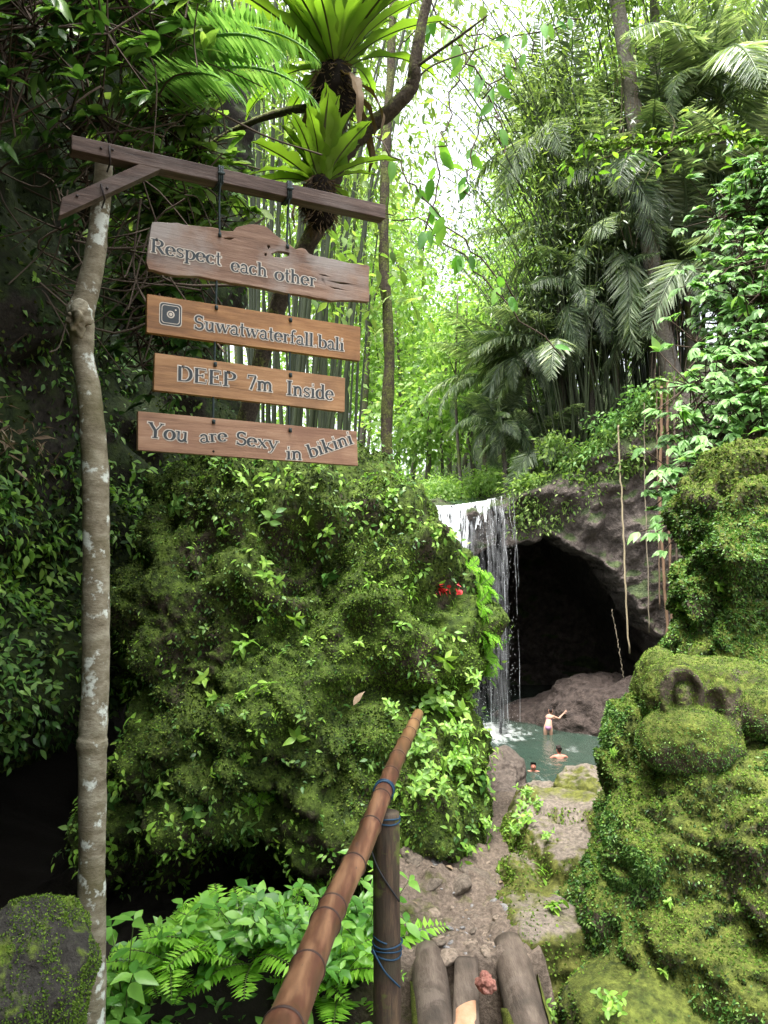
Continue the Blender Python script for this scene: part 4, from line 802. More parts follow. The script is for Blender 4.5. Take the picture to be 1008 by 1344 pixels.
# stones set in the path and fallen leaves
M_STN = [rock_mat('path_stone_%s' % n_, a, b2, None, None, .5, 6, .5, fine=70) for n_, a, b2 in (('brown', (.15, .115, .085), (.27, .22, .17)), ('grey', (.13, .125, .12), (.24, .235, .23)), ('dark', (.09, .075, .06), (.16, .13, .10)))]
protos = []
for k in range(9):
    V, f = blob((0, 0, 0), [ell((0, 0, 0), (1, .7 + .4 * rng.random(), .55))], 3, .1, ((.9, .22), (2.5, .08)), 100 + k, R=3); protos.append(blob_mesh('stone', V, f, M_STN[k % 3]))
taken = []
def gz(x, y): return float(ground_h(np.array([x]), np.array([y]))[0, 2])
big = [(548, 1145, 26, 2, 'mossy'), (572, 1148, 9, 1, ''), (570, 1200, 10, 0, ''), (662, 1196, 11, 1, ''), (654, 1208, 9, 0, ''), (697, 1228, 11, 1, ''), (685, 1240, 9, 0, ''), (588, 1255, 16, 0, ''), (575, 1240, 12, 2, ''), (640, 1248, 14, 0, ''), (616, 1236, 13, 0, ''), (683, 1216, 9, 0, ''), (604, 1165, 22, 2, ''), (626, 1152, 24, 2, ''), (565, 1165, 18, 2, ''), (645, 1160, 14, 2, ''), (560, 1233, 9, 1, '')]
for q in range(80):
    py = 1135 + 112 * rng.random() ** .8; px = 532 + (690 - 532) * rng.random(); big.append((px, py, 1.6 + 4.5 * rng.random() ** 2.2, int(rng.integers(3)), ''))
for q in range(70): big.append((545 + 145 * rng.random(), 1214 + 34 * rng.random(), 2.2 + 6 * rng.random() ** 2, int(rng.integers(3)), ''))
for k, (px, py, r_, mi_, s_) in enumerate(big):
    d = ray(px, py); t = -CAMZ / d[2]; x, y = d[0] * t, d[1] * t
    o = obj('stone', protos[(k * 3 + mi_) % 9] if k >= 17 else protos[mi_ + 3 * (k % 3)]); rr = M(r_, y); o.scale = (rr, rr, rr * .62); o.location = (x, y, gz(x, y) - rr * .22); o.rotation_euler = (.3 * rng.normal(), .3 * rng.normal(), 6 * rng.random())
    tag(o, 'small rounded stone bedded in the trodden dirt path beyond the log bridge', 'stone', 'stones bedded in the dirt path')
lf = MB(); V2, l, st = scatter(T_LEAF, [[0, 0, 0]], [[0, 1, 0]], [[0, 0, 1]], 1.0); lf.add_np(V2, l, st); leaf_me = lf.mesh('fallen_leaf', LM['litter'])
lfs = [(585, 1153, .055), (607, 1152, .03), (660, 1150, .03), (655, 1160, .035), (668, 1160, .025), (615, 1195, .025), (548, 1192, .03), (576, 1172, .02), (640, 1182, .02), (665, 1172, .022), (640, 1228, .018)]
for px, py, s_ in lfs:
    d = ray(px, py); t = -CAMZ / d[2]; x, y = d[0] * t, d[1] * t; o = obj('fallen_leaf', leaf_me); o.scale = (s_, s_, s_); o.location = (x, y, gz(x, y) + .012); o.rotation_euler = (.4 * rng.normal(), .4 * rng.normal(), 6 * rng.random())
    tag(o, 'dry pale brown leaf fallen on the dirt path', 'leaf', 'dry leaves fallen on the path')
o = obj('fallen_leaf', leaf_me); o.location = P(464, 926, 4.18); o.scale = (.10, .10, .10); o.rotation_euler = (.9, .2, -.75); tag(o, 'pale dry leaf lying on the mossy face of the big boulder', 'leaf')

# ------------------------------------------------------------------ bathers
M_SKIN = plain('skin', (.52, .30, .22), .5, .3, .08, 8); M_SKINR = plain('sunburnt_skin', (.55, .22, .16), .5, .3, .12, 8)
M_HAIR = plain('dark_hair', (.018, .012, .010), .6); M_BIK = plain('lilac_swimwear', (.28, .16, .26), .6, .2, .2, 40)
def skin(name, verts, edges, radii, mat, parent=None, root=0, sub=2):
    me = bpy.data.meshes.new(name); me.from_pydata([tuple(v) for v in verts], edges, []); me.update(); me.materials.append(mat)
    o = obj(name, me, parent); o.modifiers.new('skin', 'SKIN'); 
    for i, r in enumerate(radii):
        d = me.skin_vertices[0].data[i]; d.radius = (r, r) if not isinstance(r, tuple) else r; d.use_root = (i == root)
    md = o.modifiers.new('sub', 'SUBSURF'); md.levels = sub; md.render_levels = sub; o.modifiers['skin'].use_smooth_shade = True
    return o
def person(name, label, base, rotz, J, armR, armL, legs=True, mat=None, hairlen=0):
    """J: named joints (x right, y forward, z up); one vertex chain, one skin."""
    e = empty(name, base, (0, 0, rotz)); tag(e, label, 'person'); V, Ed, R_ = [], [], []
    def av(p, r, par=None):
        V.append(p); R_.append(r); 
        if par is not None: Ed.append((par, len(V) - 1))
        return len(V) - 1
    pel = av(J['pel'], (.15, .11)); wai = av(J['wai'], (.125, .095), pel); che = av(J['che'], (.15, .10), wai); shm = av(J['shm'], (.11, .085), che)
    nk = av(J['nk'], .052, shm); h0 = av(J['hd'] + np.array([0, .0, -.07]), .07, nk); h1 = av(J['hd'], .088, h0); h2 = av(J['hd'] + np.array([0, -.008, .065]), .082, h1); av(J['hd'] + np.array([0, -.01, .105]), .05, h2)
    av(J['hd'] + np.array([0, .105, -.01]), .016, h1)                               # nose
    for sx in (1, -1): av(J['hd'] + np.array([sx * .092, -.005, 0]), .018, h1)
    for arm, sx in ((armR, 1), (armL, -1)):
        s0 = av(arm[0], .062, shm); e0 = av((arm[0] + arm[1]) / 2, .05, s0); e1 = av(arm[1], .041, e0); w0 = av((arm[1] + arm[2]) / 2, .037, e1); w1 = av(arm[2], .026, w0)
        d = unit(arm[2] - arm[1]); sd_ = unit(np.cross(d, [0, 1, .3])); pm = av(arm[2] + d * .055, (.034, .018), w1)
        for q, (k, ln) in enumerate(((-.03, .07), (-.01, .085), (.01, .08), (.03, .062))):
            f0 = av(arm[2] + d * .10 + sd_ * k, .009, pm); av(arm[2] + d * (.10 + ln) + sd_ * k * 1.35 + np.array([0, 0, -.012]), .007, f0)
        t0 = av(arm[2] + d * .035 + sd_ * -.045, .011, w1); av(arm[2] + d * .075 + sd_ * -.075, .009, t0)
    if legs:
        for sx in (1, -1):
            hp = av(J['pel'] + np.array([sx * .10, 0, -.07]), (.105, .105), pel); th = av(J['pel'] + np.array([sx * .105, .01, -.25]), .085, hp); kn_ = av(J['pel'] + np.array([sx * .11, .03, -.45]), .058, th); cf = av(J['pel'] + np.array([sx * .115, 0, -.62]), .056, kn_); an = av(J['pel'] + np.array([sx * .115, -.02, -.84]), .036, cf); av(J['pel'] + np.array([sx * .12, .13, -.89]), .036, an)
    bo = skin('body', V, Ed, R_, mat or M_SKIN, e)
    hv = [J['hd'] + np.array(q) for q in ((0, .045, .085), (0, -.01, .10), (0, -.055, .06), (0, -.07, 0), (0, -.055, -.06))]
    hr = [.06, .085, .082, .078, .045]; 
    if hairlen == 2: hv.append(J['hd'] + np.array([.0, -.075, .115])); hr.append(.05); he = [(0, 1), (1, 2), (2, 3), (3, 4), (1, 5)]
    else: he = [(0, 1), (1, 2), (2, 3), (3, 4)]
    skin('hair', hv, he, hr, M_HAIR, e, 1)
    for sx in (1, -1):
        mb = MB(); d_, f_ = ico(2); mb.add(d_ * .011 + J['hd'] + np.array([sx * .032, .084, .012]), [tuple(t_) for t_ in f_]); obj('eye', mb.mesh('eye', M_HAIR, True), e)
    mb = MB(); d_, f_ = ico(2); mb.add(d_ * np.array([.026, .008, .008]) + J['hd'] + np.array([0, .082, -.05]), [tuple(t_) for t_ in f_]); obj('mouth', mb.mesh('mouth', plain('lips', (.3, .09, .08), .5), True), e)
    return e
A = np.array
wb = P(719.5, 961, 31.0)
J = dict(pel=A([0, 0, .34]), wai=A([.02, .06, .46]), che=A([.06, .14, .60]), shm=A([.085, .18, .70]), nk=A([.10, .20, .79]), hd=A([.125, .22, .91]))
wo = person('person', 'bather in lilac bikini bottoms standing thigh deep, reaching an arm towards the rock', (wb[0], wb[1], WATER_Z), -.12, J, [A([.22, .19, .70]), A([.45, .30, .60]), A([.66, .40, .80])], [A([-.02, .19, .69]), A([.16, .42, .56]), A([.40, .52, .58])], True, None, 2)
skin('bikini_bottoms', [J['pel'] + A(q) for q in ((-.125, 0, .0), (0, -.035, .01), (.125, 0, .0), (0, -.06, -.07), (0, .0, -.13), (0, .05, .0))], [(0, 1), (1, 2), (1, 3), (3, 4), (1, 5)], [(.07, .10), (.15, .13), (.07, .10), (.11, .11), (.06, .06), (.14, .11)], M_BIK, wo, 1)
skin('bikini_top', [J['che'] + A(q) for q in ((-.12, .0, .0), (0, -.03, .0), (.13, .0, .0))], [(0, 1), (1, 2)], [(.07, .03), (.03, .125), (.07, .03)], M_BIK, wo, 1)
for (px, py, Y, name, lab, rz, mt) in ((734.3, 990, 27.4, 'person', 'dark haired bare-backed swimmer seen from behind with shoulders above the water', 0.05, M_SKINR), (700, 1006, 25.7, 'person', 'swimmer facing the camera with only head and shoulders above the water', PI - .2, M_SKINR)):
    b_ = P(px, py, Y); dz = .03 if rz < 1 else -.07
    J2 = dict(pel=A([0, -.25, -.42]), wai=A([0, -.17, -.28]), che=A([0, -.06, -.10]), shm=A([0, -.0, .02]), nk=A([0, .02, .10]), hd=A([0, .05, .22]))
    person(name, lab, (b_[0], b_[1], WATER_Z + dz), rz, J2, [A([.19, .0, .02]), A([.36, .1, -.10]), A([.42, .34, -.12])], [A([-.19, .0, .02]), A([-.36, .1, -.10]), A([-.42, .34, -.12])], True, mt, 1)

# ------------------------------------------------------------------ plants: small prototypes in local space (z up), then copies
def basis(zv, spin):
    z = unit(zv); a = np.array([1.0, 0, 0]) if abs(z[0]) < .8 else np.array([0, 1.0, 0]); x = unit(np.cross(a, z)); y = np.cross(z, x)
    c, s = math.cos(spin), math.sin(spin); x2 = x * c + y * s; y2 = np.cross(z, x2); return Matrix(((x2[0], y2[0], z[0]), (x2[1], y2[1], z[1]), (x2[2], y2[2], z[2])))
def place(o, p, zv, spin, sc):
    o.matrix_world = Matrix.Translation(Vector(p)) @ basis(zv, spin).to_4x4() @ Matrix.Scale(sc, 4)
def copy_tree(o):
    c = o.copy(); COL.objects.link(c)
    for ch in o.children:
        d = ch.copy(); COL.objects.link(d); d.parent = c
        for g in ch.children: e = g.copy(); COL.objects.link(e); e.parent = d
    return c
M_STEM = plain('green_stem', (.09, .13, .035), .6); M_TWIG = plain('brown_twig', (.06, .042, .03), .8, .2, .4, 30)
def sprig_mesh(n, L, T, mat, flat=.35, stems=2):
    Pp, D, N, S = [], [], [], []
    for k in range(stems):
        a0 = 2 * PI * rng.random(); q = np.array([math.cos(a0), math.sin(a0), 0]) * (.25 * L * rng.random()); lean = np.array([math.cos(a0), math.sin(a0), 0]) * .5; tip = q + (lean + [0, 0, 1]) * L * (.5 + .7 * rng.random())
        for i in range(n):
            u = .35 + .65 * i / max(1, n - 1); b_ = q + (tip - q) * u; a = a0 + i * 2.4 + .5 * rng.normal(); d = unit([math.cos(a), math.sin(a), flat * rng.normal() - .05])
            Pp.append(b_); D.append(d); N.append([.3 * rng.normal(), .3 * rng.normal(), 1]); S.append(L * (.6 + .55 * rng.random()))
    V2, l, st = scatter(T, Pp, D, N, S); return mesh_np('sprig', V2, l, st, mat)
SPR = [sprig_mesh(4 + k % 4, 1.0, T_LEAF, LM['sprig'], .3, 1 + k % 3) for k in range(7)]
SPRD = [sprig_mesh(4 + k % 4, 1.0, T_LEAF, LM['creeper'], .3, 1 + k % 3) for k in range(5)]
def poisson(p, n, k, dmin):
    keep = []
    for i in range(len(p)):
        if len(keep) >= k: break
        if not keep or np.min(np.linalg.norm(p[keep] - p[i], axis=1)) > dmin: keep.append(i)
    return p[keep], n[keep]
def sprigs(V, f, k, dmin, smin_, smax, label, group, mask=None, protos=SPR, name='seedling', up=.6):
    p, nn = sample(V, f, k * 12, -.1, mask); p, nn = poisson(p, nn, k, dmin)
    for i in range(len(p)):
        o = obj(name, protos[int(rng.integers(len(protos)))]); s_ = smin_ + (smax - smin_) * rng.random() ** 2
        place(o, p[i] + nn[i] * .008, nn[i] * 1.2 + np.array([0, 0, up]) + .25 * rng.normal(size=3), 6.28 * rng.random(), s_); tag(o, label, 'seedling', group)
sprigs(BIGV, BIGF, 165, .07, .035, .085, 'small light green leafy sprig growing from the mossy face of the big boulder', 'leafy sprigs on the big boulder', lambda c, n: .15 + sstep(-.1, .4, fbm(c, 1.5, 3, 44)), SPR + SPRD)
sprigs(BRV, BRF, 36, .07, .016, .04, 'tiny leafy sprig growing from the clubmoss on the lower right boulder', 'leafy sprigs on the lower right boulder')
sprigs(BUV, BUF, 16, .09, .03, .055, 'tiny leafy sprig growing from the upright rock on the right', 'leafy sprigs on the upright rock')
sprigs(SRV, SRF, 7, .06, .03, .06, 'leafy sprig growing on the mossy step ledge', 'leafy sprigs on the step ledge', lambda c, n: (c[:, 0] < .95) * 1.0)
sprigs(LV, LF, 74, .15, .05, .12, 'leafy sprig growing out of the dark cliff on the left', 'leafy sprigs on the left cliff', lambda c, n: (c[:, 1] > 2.9) * (c[:, 2] > .4) * (.25 + (c[:, 2] < 2.4) * 1.0) * (c[:, 2] < 4), SPR + SPRD)
# broad-leaved plants and ferns on the mound under the handrail
def plant_proto(nst, h, leaf, T, mat, node=4):
    mbL, mbS = MB(), MB(); Pp, D, N, S = [], [], [], []
    for k in range(nst):
        a0 = 2 * PI * k / nst + .6 * rng.random(); r = (.25 + .75 * rng.random()) * h * .8
        pts = spline([[0, 0, 0], [math.cos(a0) * r * .35, math.sin(a0) * r * .35, h * .6], [math.cos(a0) * r, math.sin(a0) * r, h * (.75 + .5 * rng.random())]], 10); mbS.add(*tube(pts, np.linspace(.0035, .0015, 10), 5))
        for i in range(node):
            u = int(9 * (.35 + .65 * i / (node - 1))); a = a0 + i * PI / 2
            for sg in ((0, PI) if i < node - 1 else (0, 2.1, 4.2)):
                d = np.array([math.cos(a + sg), math.sin(a + sg), .12 + .2 * rng.normal()]); Pp.append(pts[u]); D.append(d); N.append([.25 * rng.normal(), .25 * rng.normal(), 1]); S.append(leaf * (.65 + .6 * rng.random()))
    V2, l, st = scatter(T, Pp, D, N, S); mbL.add_np(V2, l, st); return mbL.mesh('foliage', mat), mbS.mesh('stem', M_STEM, True)
def frond_pts(L, arch, n=24, rise=1.1):
    t = np.linspace(0, 1, n); a = rise - arch * t; ds = L / (n - 1); x = np.cumsum(np.cos(a)) * ds; z = np.cumsum(np.sin(a)) * ds; return np.stack([x - x[0], 0 * x, z - z[0]], 1)
def frond(L, arch, npin, wid, rise=1.1, T=T_LANCE, droop=.25, fwd=.45, tw=.35, wscale=1.6, start=.12, peak=.3):
    pts = frond_pts(L, arch, 24, rise); Tn = unit(np.gradient(pts, axis=0)); Pp, D, N, S = [], [], [], []
    for i in range(npin):
        u = start + (1 - start) * i / (npin - 1); k = u * 23; i0 = min(22, int(k)); p = pts[i0] + (pts[i0 + 1] - pts[i0]) * (k - i0); t_ = Tn[i0]; up = np.cross(t_, [0, 1, 0]) * -1
        if up[2] < 0: up = -up
        prof = (min(1, (u - start + .06) / peak) * (1 - u) ** .55 * 1.15 + .06)
        for sg in (1, -1):
            d = np.array([0, sg, 0]) + t_ * fwd + up * .18 + np.array([0, 0, -droop * (1 + .5 * rng.normal() * tw)]); Pp.append(p); D.append(d + tw * .25 * rng.normal(size=3)); N.append(up + .15 * rng.normal(size=3)); S.append(wid * prof * (.9 + .2 * rng.random()))
    V2, l, st = scatter(T, Pp, D, N, S, wscale); return pts, V2, l, st
def fern_proto(nf, L, npin, wid, mat, arch=1.3):
    mbL = MB(); mbS = MB()
    for k in range(nf):
        a = 2 * PI * k / nf + .5 * rng.normal(); pts, V2, l, st = frond(L * (.7 + .5 * rng.random()), arch * (.8 + .4 * rng.random()), npin, wid, .75 + .5 * rng.random(), wscale=2.0, droop=.1, fwd=.35)
        R = np.array([[math.cos(a), -math.sin(a), 0], [math.sin(a), math.cos(a), 0], [0, 0, 1]]); mbL.add_np(V2 @ R.T, l, st); mbS.add(*tube(pts @ R.T, np.linspace(.004, .001, 24) * L * 3, 5))
    return mbL.mesh('foliage', mat), mbS.mesh('stem', M_STEM, True)
PLS = [plant_proto(4 + k % 3, .20, .07, (T_LEAF, T_OVAL)[k % 2], LM['sprig'], 4) for k in range(4)]
PL = [plant_proto(5 + k % 3, .20 + .06 * (k % 3), .085 + .025 * (k % 2), (T_LEAF, T_OVAL)[k % 2], LM['plant'], 4) for k in range(5)]
FE = [fern_proto(6, .26, 20, .075, LM['fern']) for k in range(3)]
def put(me2, name, label, cat, group, p, zv, spin, sc):
    e = empty(name, (0, 0, 0)); obj('foliage', me2[0], e); obj('stem', me2[1], e); place(e, p, zv, spin, sc); tag(e, label, cat, group); return e
spots = []
for t_ in range(9000):
    px, py = 150 + 340 * rng.random(), 1110 + 260 * rng.random(); 
    if py < 1195 - (px - 140) * .42: continue
    Y = 3.7 - (py - 1100) / 250 * 1.5; x = (px - CX) * Y / F
    if x > -.06: continue
    if all((x - a) ** 2 + (Y - b) ** 2 > .062 ** 2 for a, b in spots): spots.append((x, Y))
    if len(spots) >= 250: break
for px, Y in [(170, 2.35), (200, 2.5), (235, 2.4), (262, 2.55), (290, 2.45), (320, 2.5), (345, 2.35), (215, 2.7), (255, 2.75), (300, 2.7), (335, 2.75), (185, 2.8), (420, 2.5), (450, 2.4), (470, 2.6), (440, 2.7), (380, 2.4)]: spots.insert(0, ((px - CX) * Y / F, Y))
for i, (x, Y) in enumerate(spots):
    if i % 5 in (1, 3): put(FE[i % 3], 'fern', 'bright green fern among the broad-leaved plants under the bamboo handrail', 'fern', 'ferns under the handrail', (x, Y, gz(x, Y) - .01), (.2 * rng.normal(), -.25, 1), 6 * rng.random(), .7 + .6 * rng.random())
    else: put(PL[i % 5], 'leafy_plant', 'glossy broad-leaved green plant on the mound under the bamboo handrail', 'plant', 'broad-leaved plants under the handrail', (x, Y, gz(x, Y) - .01), (.2 * rng.normal(), -.3, 1), 6 * rng.random(), .6 + .55 * rng.random() ** 1.5)
n_ = 5200; gx, gy = rng.uniform(-1.05, -.07, n_), rng.uniform(1.9, 3.7, n_); gp = ground_h(gx, gy); ok_ = gp[:, 2] > -.42 + .1 * rng.normal(size=n_); gp = gp[ok_]; n_ = len(gp)
for mt_, sl2, sz_ in ((LM['plant'], slice(0, n_ // 2), .055), (LM['creeper'], slice(n_ // 2, n_), .04)):
    q_ = gp[sl2]; m_ = len(q_); V2, l, st = scatter(T_LEAF, q_ + np.stack([.02 * rng.normal(size=m_), .02 * rng.normal(size=m_), .02 + .06 * rng.random(m_)], 1), np.stack([rng.normal(size=m_), rng.normal(size=m_) - .5, .3 * rng.normal(size=m_)], 1), np.stack([.3 * rng.normal(size=m_), .3 * rng.normal(size=m_) - .3, np.ones(m_)], 1), sz_ * (.6 + .8 * rng.random(m_)))
    tag(obj('ground_cover', mesh_np('ground_cover', V2, l, st, mt_)), kind='stuff')
def on_surface(V, px, py):
    d = unit(ray(px, py)); r = V - CAMP; t = r @ d; off = np.linalg.norm(r - t[:, None] * d, axis=1); ok = off < .035
    if not ok.any(): ok = off < off.min() + .01
    i = np.where(ok)[0][np.argmin(t[ok])]; return V[i]
for k, (px, py, sc, kind) in enumerate([(515, 940, .55, 0), (575, 925, .7, 0), (545, 1045, .62, 0), (560, 980, .6, 0), (590, 960, .55, 0), (600, 1000, .5, 0), (610, 960, .45, 0), (565, 1010, .45, 0), (585, 1040, .5, 0), (540, 990, .4, 0), (625, 900, .5, 0), (612, 1040, .42, 0), (640, 1090, .4, 0)]):
    p = on_surface(BIGV, px, py); put(PLS[k % 4], 'leafy_plant', 'leafy light green plant on the right flank of the big boulder by the handrail tip', 'plant', 'leafy plants on the right flank of the boulder', p, (.1, -.9, .7), 6 * rng.random(), sc)
for k, (px, py, sc) in enumerate([(628, 790, .8), (636, 830, .75), (632, 770, .7), (618, 750, .6), (640, 860, .6), (640, 905, .5), (590, 935, .6), (600, 985, .6), (345, 1050, .45), (410, 1165, .5)]):
    p = on_surface(BIGV, px, py); put(FE[k % 3], 'fern', 'small fern fringing the right edge of the big boulder' if k < 8 else 'small bright fern on the shaded lower face of the big boulder', 'fern', 'ferns on the boulder edge' if k < 8 else 'ferns low on the boulder', p, (.9, -.3, .5) if k < 8 else (0, -.8, .6), 6 * rng.random(), sc)
for k, (px, py, sc) in enumerate([(690, 1040, .42), (685, 1075, .42), (672, 1090, .36), (700, 1058, .3), (712, 1095, .3), (805, 1320, .4), (715, 1330, .4)]):
    Y = 4.6 if k < 5 else 2.9; V_ = SRV if k < 5 else BRV; p = on_surface(V_, px, py)
    put(PLS[k % 4], 'leafy_plant', 'leafy plant hanging over the left side of the step ledge' if k < 5 else 'little leafy plant at the foot of the lower right boulder', 'plant', 'plants on the step ledge' if k < 5 else 'plants at the foot of the right boulder', p, (-.3, -.7, .7), 6 * rng.random(), sc)
# red petals lying on the boulder
p = on_surface(BIGV, 592, 780); e = empty('red_flower', p + np.array([0, -.02, .02])); tag(e, 'small bunch of red petals lying on the right side of the big boulder', 'flower'); n_ = 26
V2, l, st = scatter(T_OVAL, rng.normal(size=(n_, 3)) * [.05, .02, .014], rdir(n_), rdir(n_), .03 + .02 * rng.random(n_), 1.3); obj('petals', mesh_np('petals', V2, l, st, leaf_mat('red_petal', (.35, .01, .015), (.6, .03, .04), (.75, .2, .2), .2, .5)), e)

# ------------------------------------------------------------------ bird's nest ferns on the leaning mossy tree
M_MOSSBARK = rock_mat('mossy_bark', (.03, .022, .016), (.10, .08, .06), (.05, .06, .015), (.14, .15, .05), .08, 6, .8, .3, fine=50)
def strap(L, W, arch, rise, nseg=22, wav=.09):
    pts = frond_pts(L, arch, nseg, rise); Tn = unit(np.gradient(pts, axis=0)); V, F_ = [], []; ph = 6 * rng.random()
    for i in range(nseg):
        u = i / (nseg - 1); w_ = W * (.16 + .84 * math.sin(PI * min(1, .08 + u * .92)) ** .75) * (1 if u < .93 else .55); up = np.array([-Tn[i][2], 0, Tn[i][0]])
        ww = w_ * (1 + .10 * math.sin(ph + 40 * u)); z1 = wav * L * .16 * math.sin(ph + 26 * u); z2 = wav * L * .16 * math.sin(ph + 1.5 + 24 * u)
        ww2 = ww * (1 + .45 * (rng.random() - .5)); V += [pts[i] + np.array([0, ww2, 0]) + up * (w_ * .35 + z1), pts[i] + np.array([0, ww * .12, 0]) + up * .02 * W, pts[i] - up * .06 * W, pts[i] - np.array([0, ww * .12, 0]) + up * .02 * W, pts[i] - np.array([0, ww, 0]) + up * (w_ * .35 + z2)]
    for i in range(nseg - 1):
        for k in range(4): F_.append((i * 5 + k, i * 5 + k + 1, (i + 1) * 5 + k + 1, (i + 1) * 5 + k))
    return V, F_
M_RIB = plain('frond_midrib', (.05, .06, .02), .5); STR = []
for k in range(16):
    mb = MB(); mb.add(*strap(1.0, (.058 if k < 8 else (.13 if k < 11 else .075)) + .018 * rng.random(), .2 + 1.0 * (k % 8 / 7), 1.48 - .5 * (k % 8 / 7))); me_ = mb.mesh('frond', LM['nest'], True); me_.materials.append(M_RIB); STR.append(me_)
    for i_, p_ in enumerate(me_.polygons): p_.material_index = 1 if i_ % 4 in (1, 2) else 0
M_ROOT = plain('dark_root_ball', (.012, .009, .007), .9, .1, .5, 40); LM['deadfrond'] = leaf_mat('dead_frond', (.05, .03, .015), (.11, .07, .035), (.2, .14, .07), .25, .7)
DEAD = []
for k in range(2):
    mb = MB(); mb.add(*strap(1.0, .05, 1.9, .4)); DEAD.append(mb.mesh('dead_frond', LM['deadfrond'], True))
def nest_fern(label, base, L, n, spread, root, seed, tilt=(0, 0)):
    e = empty('birds_nest_fern', base); tag(e, label, 'fern'); r_ = np.random.default_rng(seed)
    V, f = blob((0, 0, 0), [ell((0, 0, -.3 * root), (.5 * root, .5 * root, .62 * root)), ell((0, 0, .2 * root), (.36 * root, .36 * root, .4 * root))], 4, .08, ((6 / root * .3, .08 * root), (30, .02)), seed, R=3); obj('root_ball', blob_mesh('root_ball', V, f, M_ROOT), e)
    pf_, nf_ = sample(V, f, 700, -2); V2, l_, st_ = scatter(T_LANCE, pf_, np.stack([nf_[:, 0], nf_[:, 1], nf_[:, 2] * .3 - .9], 1) + .5 * rdir(700), rdir(700), root * (.1 + .26 * rng.random(700)), .6); o = obj('root_fibres', mesh_np('root_fibres', V2, l_, st_, LM['deadfrond']), e); o['kind'] = 'stuff'
    for i in range(n):
        k = int(r_.integers(8)) if i > n * .55 else int(r_.integers(3)); a = i * 2.399 + .3 * r_.normal(); o = obj('frond', STR[k + (8 if L < .9 else 0)], e); o.location = (.08 * root * math.cos(a), .08 * root * math.sin(a), .32 * root); s_ = L * (.72 + .4 * r_.random())
        o.scale = (s_, s_, s_); o.rotation_euler = (.25 * r_.normal() + tilt[0], (.12 * r_.normal() + spread * (0.1 + .35 * (k / 7))) + tilt[1], a)
    for i in range(6):
        a = r_.random() * 6.28; o = obj('dead_frond', DEAD[i % 2], e); s_ = L * (.5 + .3 * r_.random()); o.scale = (s_, s_, s_); o.rotation_euler = (0, .4, a); o.location = (0, 0, .1 * root)
    return e
tr = empty('leaning_tree', P(300, 660, 7.0)); tag(tr, 'thin dark mossy leaning tree carrying both bird nest ferns', 'tree')
trunk = spline([P(300, 660, 7.0), P(330, 520, 6.8), P(372, 380, 6.5), P(415, 300, 6.3), P(445, 215, 6.1), P(478, 172, 6.0), P(520, 138, 5.9), P(541, 112, 5.85), P(545, 85, 5.8), P(556, 20, 5.75), P(575, -70, 5.7)], 70)
mb = MB(); mb.add(*tube(trunk, np.interp(np.arange(70), [0, 30, 46, 69], [.085, .07, .055, .035]), 12, True, .35)); part('trunk', mb, M_MOSSBARK, tr, True)
for q_, r0 in (([P(440, 225, 6.1), P(425, 150, 6.15), P(380, 145, 6.3), P(320, 165, 6.6), P(265, 195, 7.0)], .045), ([P(543, 90, 5.8), P(600, 50, 5.6), P(640, 20, 5.5)], .014), ([P(541, 110, 5.85), P(570, 85, 5.9), P(640, 60, 6)], .010), ([P(430, 270, 6.2), P(438, 170, 6.0), P(445, 100, 5.9)], .05)):
    b_ = spline(q_, 30); mb = MB(); mb.add(*tube(b_, np.linspace(r0, r0 * .5, 30), 10, True, .4)); part('limb', mb, M_MOSSBARK, tr, True)
nest_fern("large bird's nest fern with long upright strap fronds, the upper one on the leaning tree", P(440, 112, 5.75), 1.15, 62, .62, .34, 3)
nest_fern("smaller bird's nest fern, the lower one on the leaning tree above the sign beam", P(420, 258, 5.6), .62, 34, 1.1, .27, 5)

# ------------------------------------------------------------------ trees, bamboo, palms and shrubs
def plateau_z(px, Y, up=0.0):                          # standing height on the cliff-top ground
    x = (px - CX) * Y / F; top = float(np.interp(x, TOPW[:, 0], TOPW[:, 1])); return top + max(0, (Y - 34.5) / 90) * 12 + up
def edgeY(px):
    r = (px - CX) / F; return 33.0 if r * 33 < 6 else 35.28 / (1 + .38 * r)
def leaves(Pc, sig, per, size, T, mat_, wsc=1.0, droop=.5, name='foliage', flat=.6):
    Pc = np.asarray(Pc, float); n = len(Pc) * per; c = np.repeat(Pc, per, 0); off = rng.normal(size=(n, 3)) * sig * np.array([1, 1, flat]); p = c + off
    D = unit(off / max(sig, 1e-6) * .5 + rng.normal(size=(n, 3)) * .7 + np.array([0, 0, -droop])); N = rng.normal(size=(n, 3)) * .5 + np.array([0, 0, 1.0])
    V2, l, st = scatter(T, p, D, N, size * (.6 + .8 * rng.random(n)), wsc); mb = MB(); mb.add_np(V2, l, st); return mb
def ellpts(c, r, n, shell=.35):
    d = rdir(n); q = (shell + (1 - shell) * rng.random(n)) ** .6; return np.asarray(c) + d * q[:, None] * np.asarray(r)
M_TRUNK = rock_mat('forest_bark', (.05, .042, .034), (.16, .14, .12), (.05, .065, .02), (.11, .13, .04), .02, 1.2, .6, .1, fine=18)
M_TRUNKG = rock_mat('pale_grey_bark', (.12, .105, .09), (.30, .27, .24), (.05, .06, .02), (.11, .12, .04), -.08, 1.0, .6, .1, fine=12)
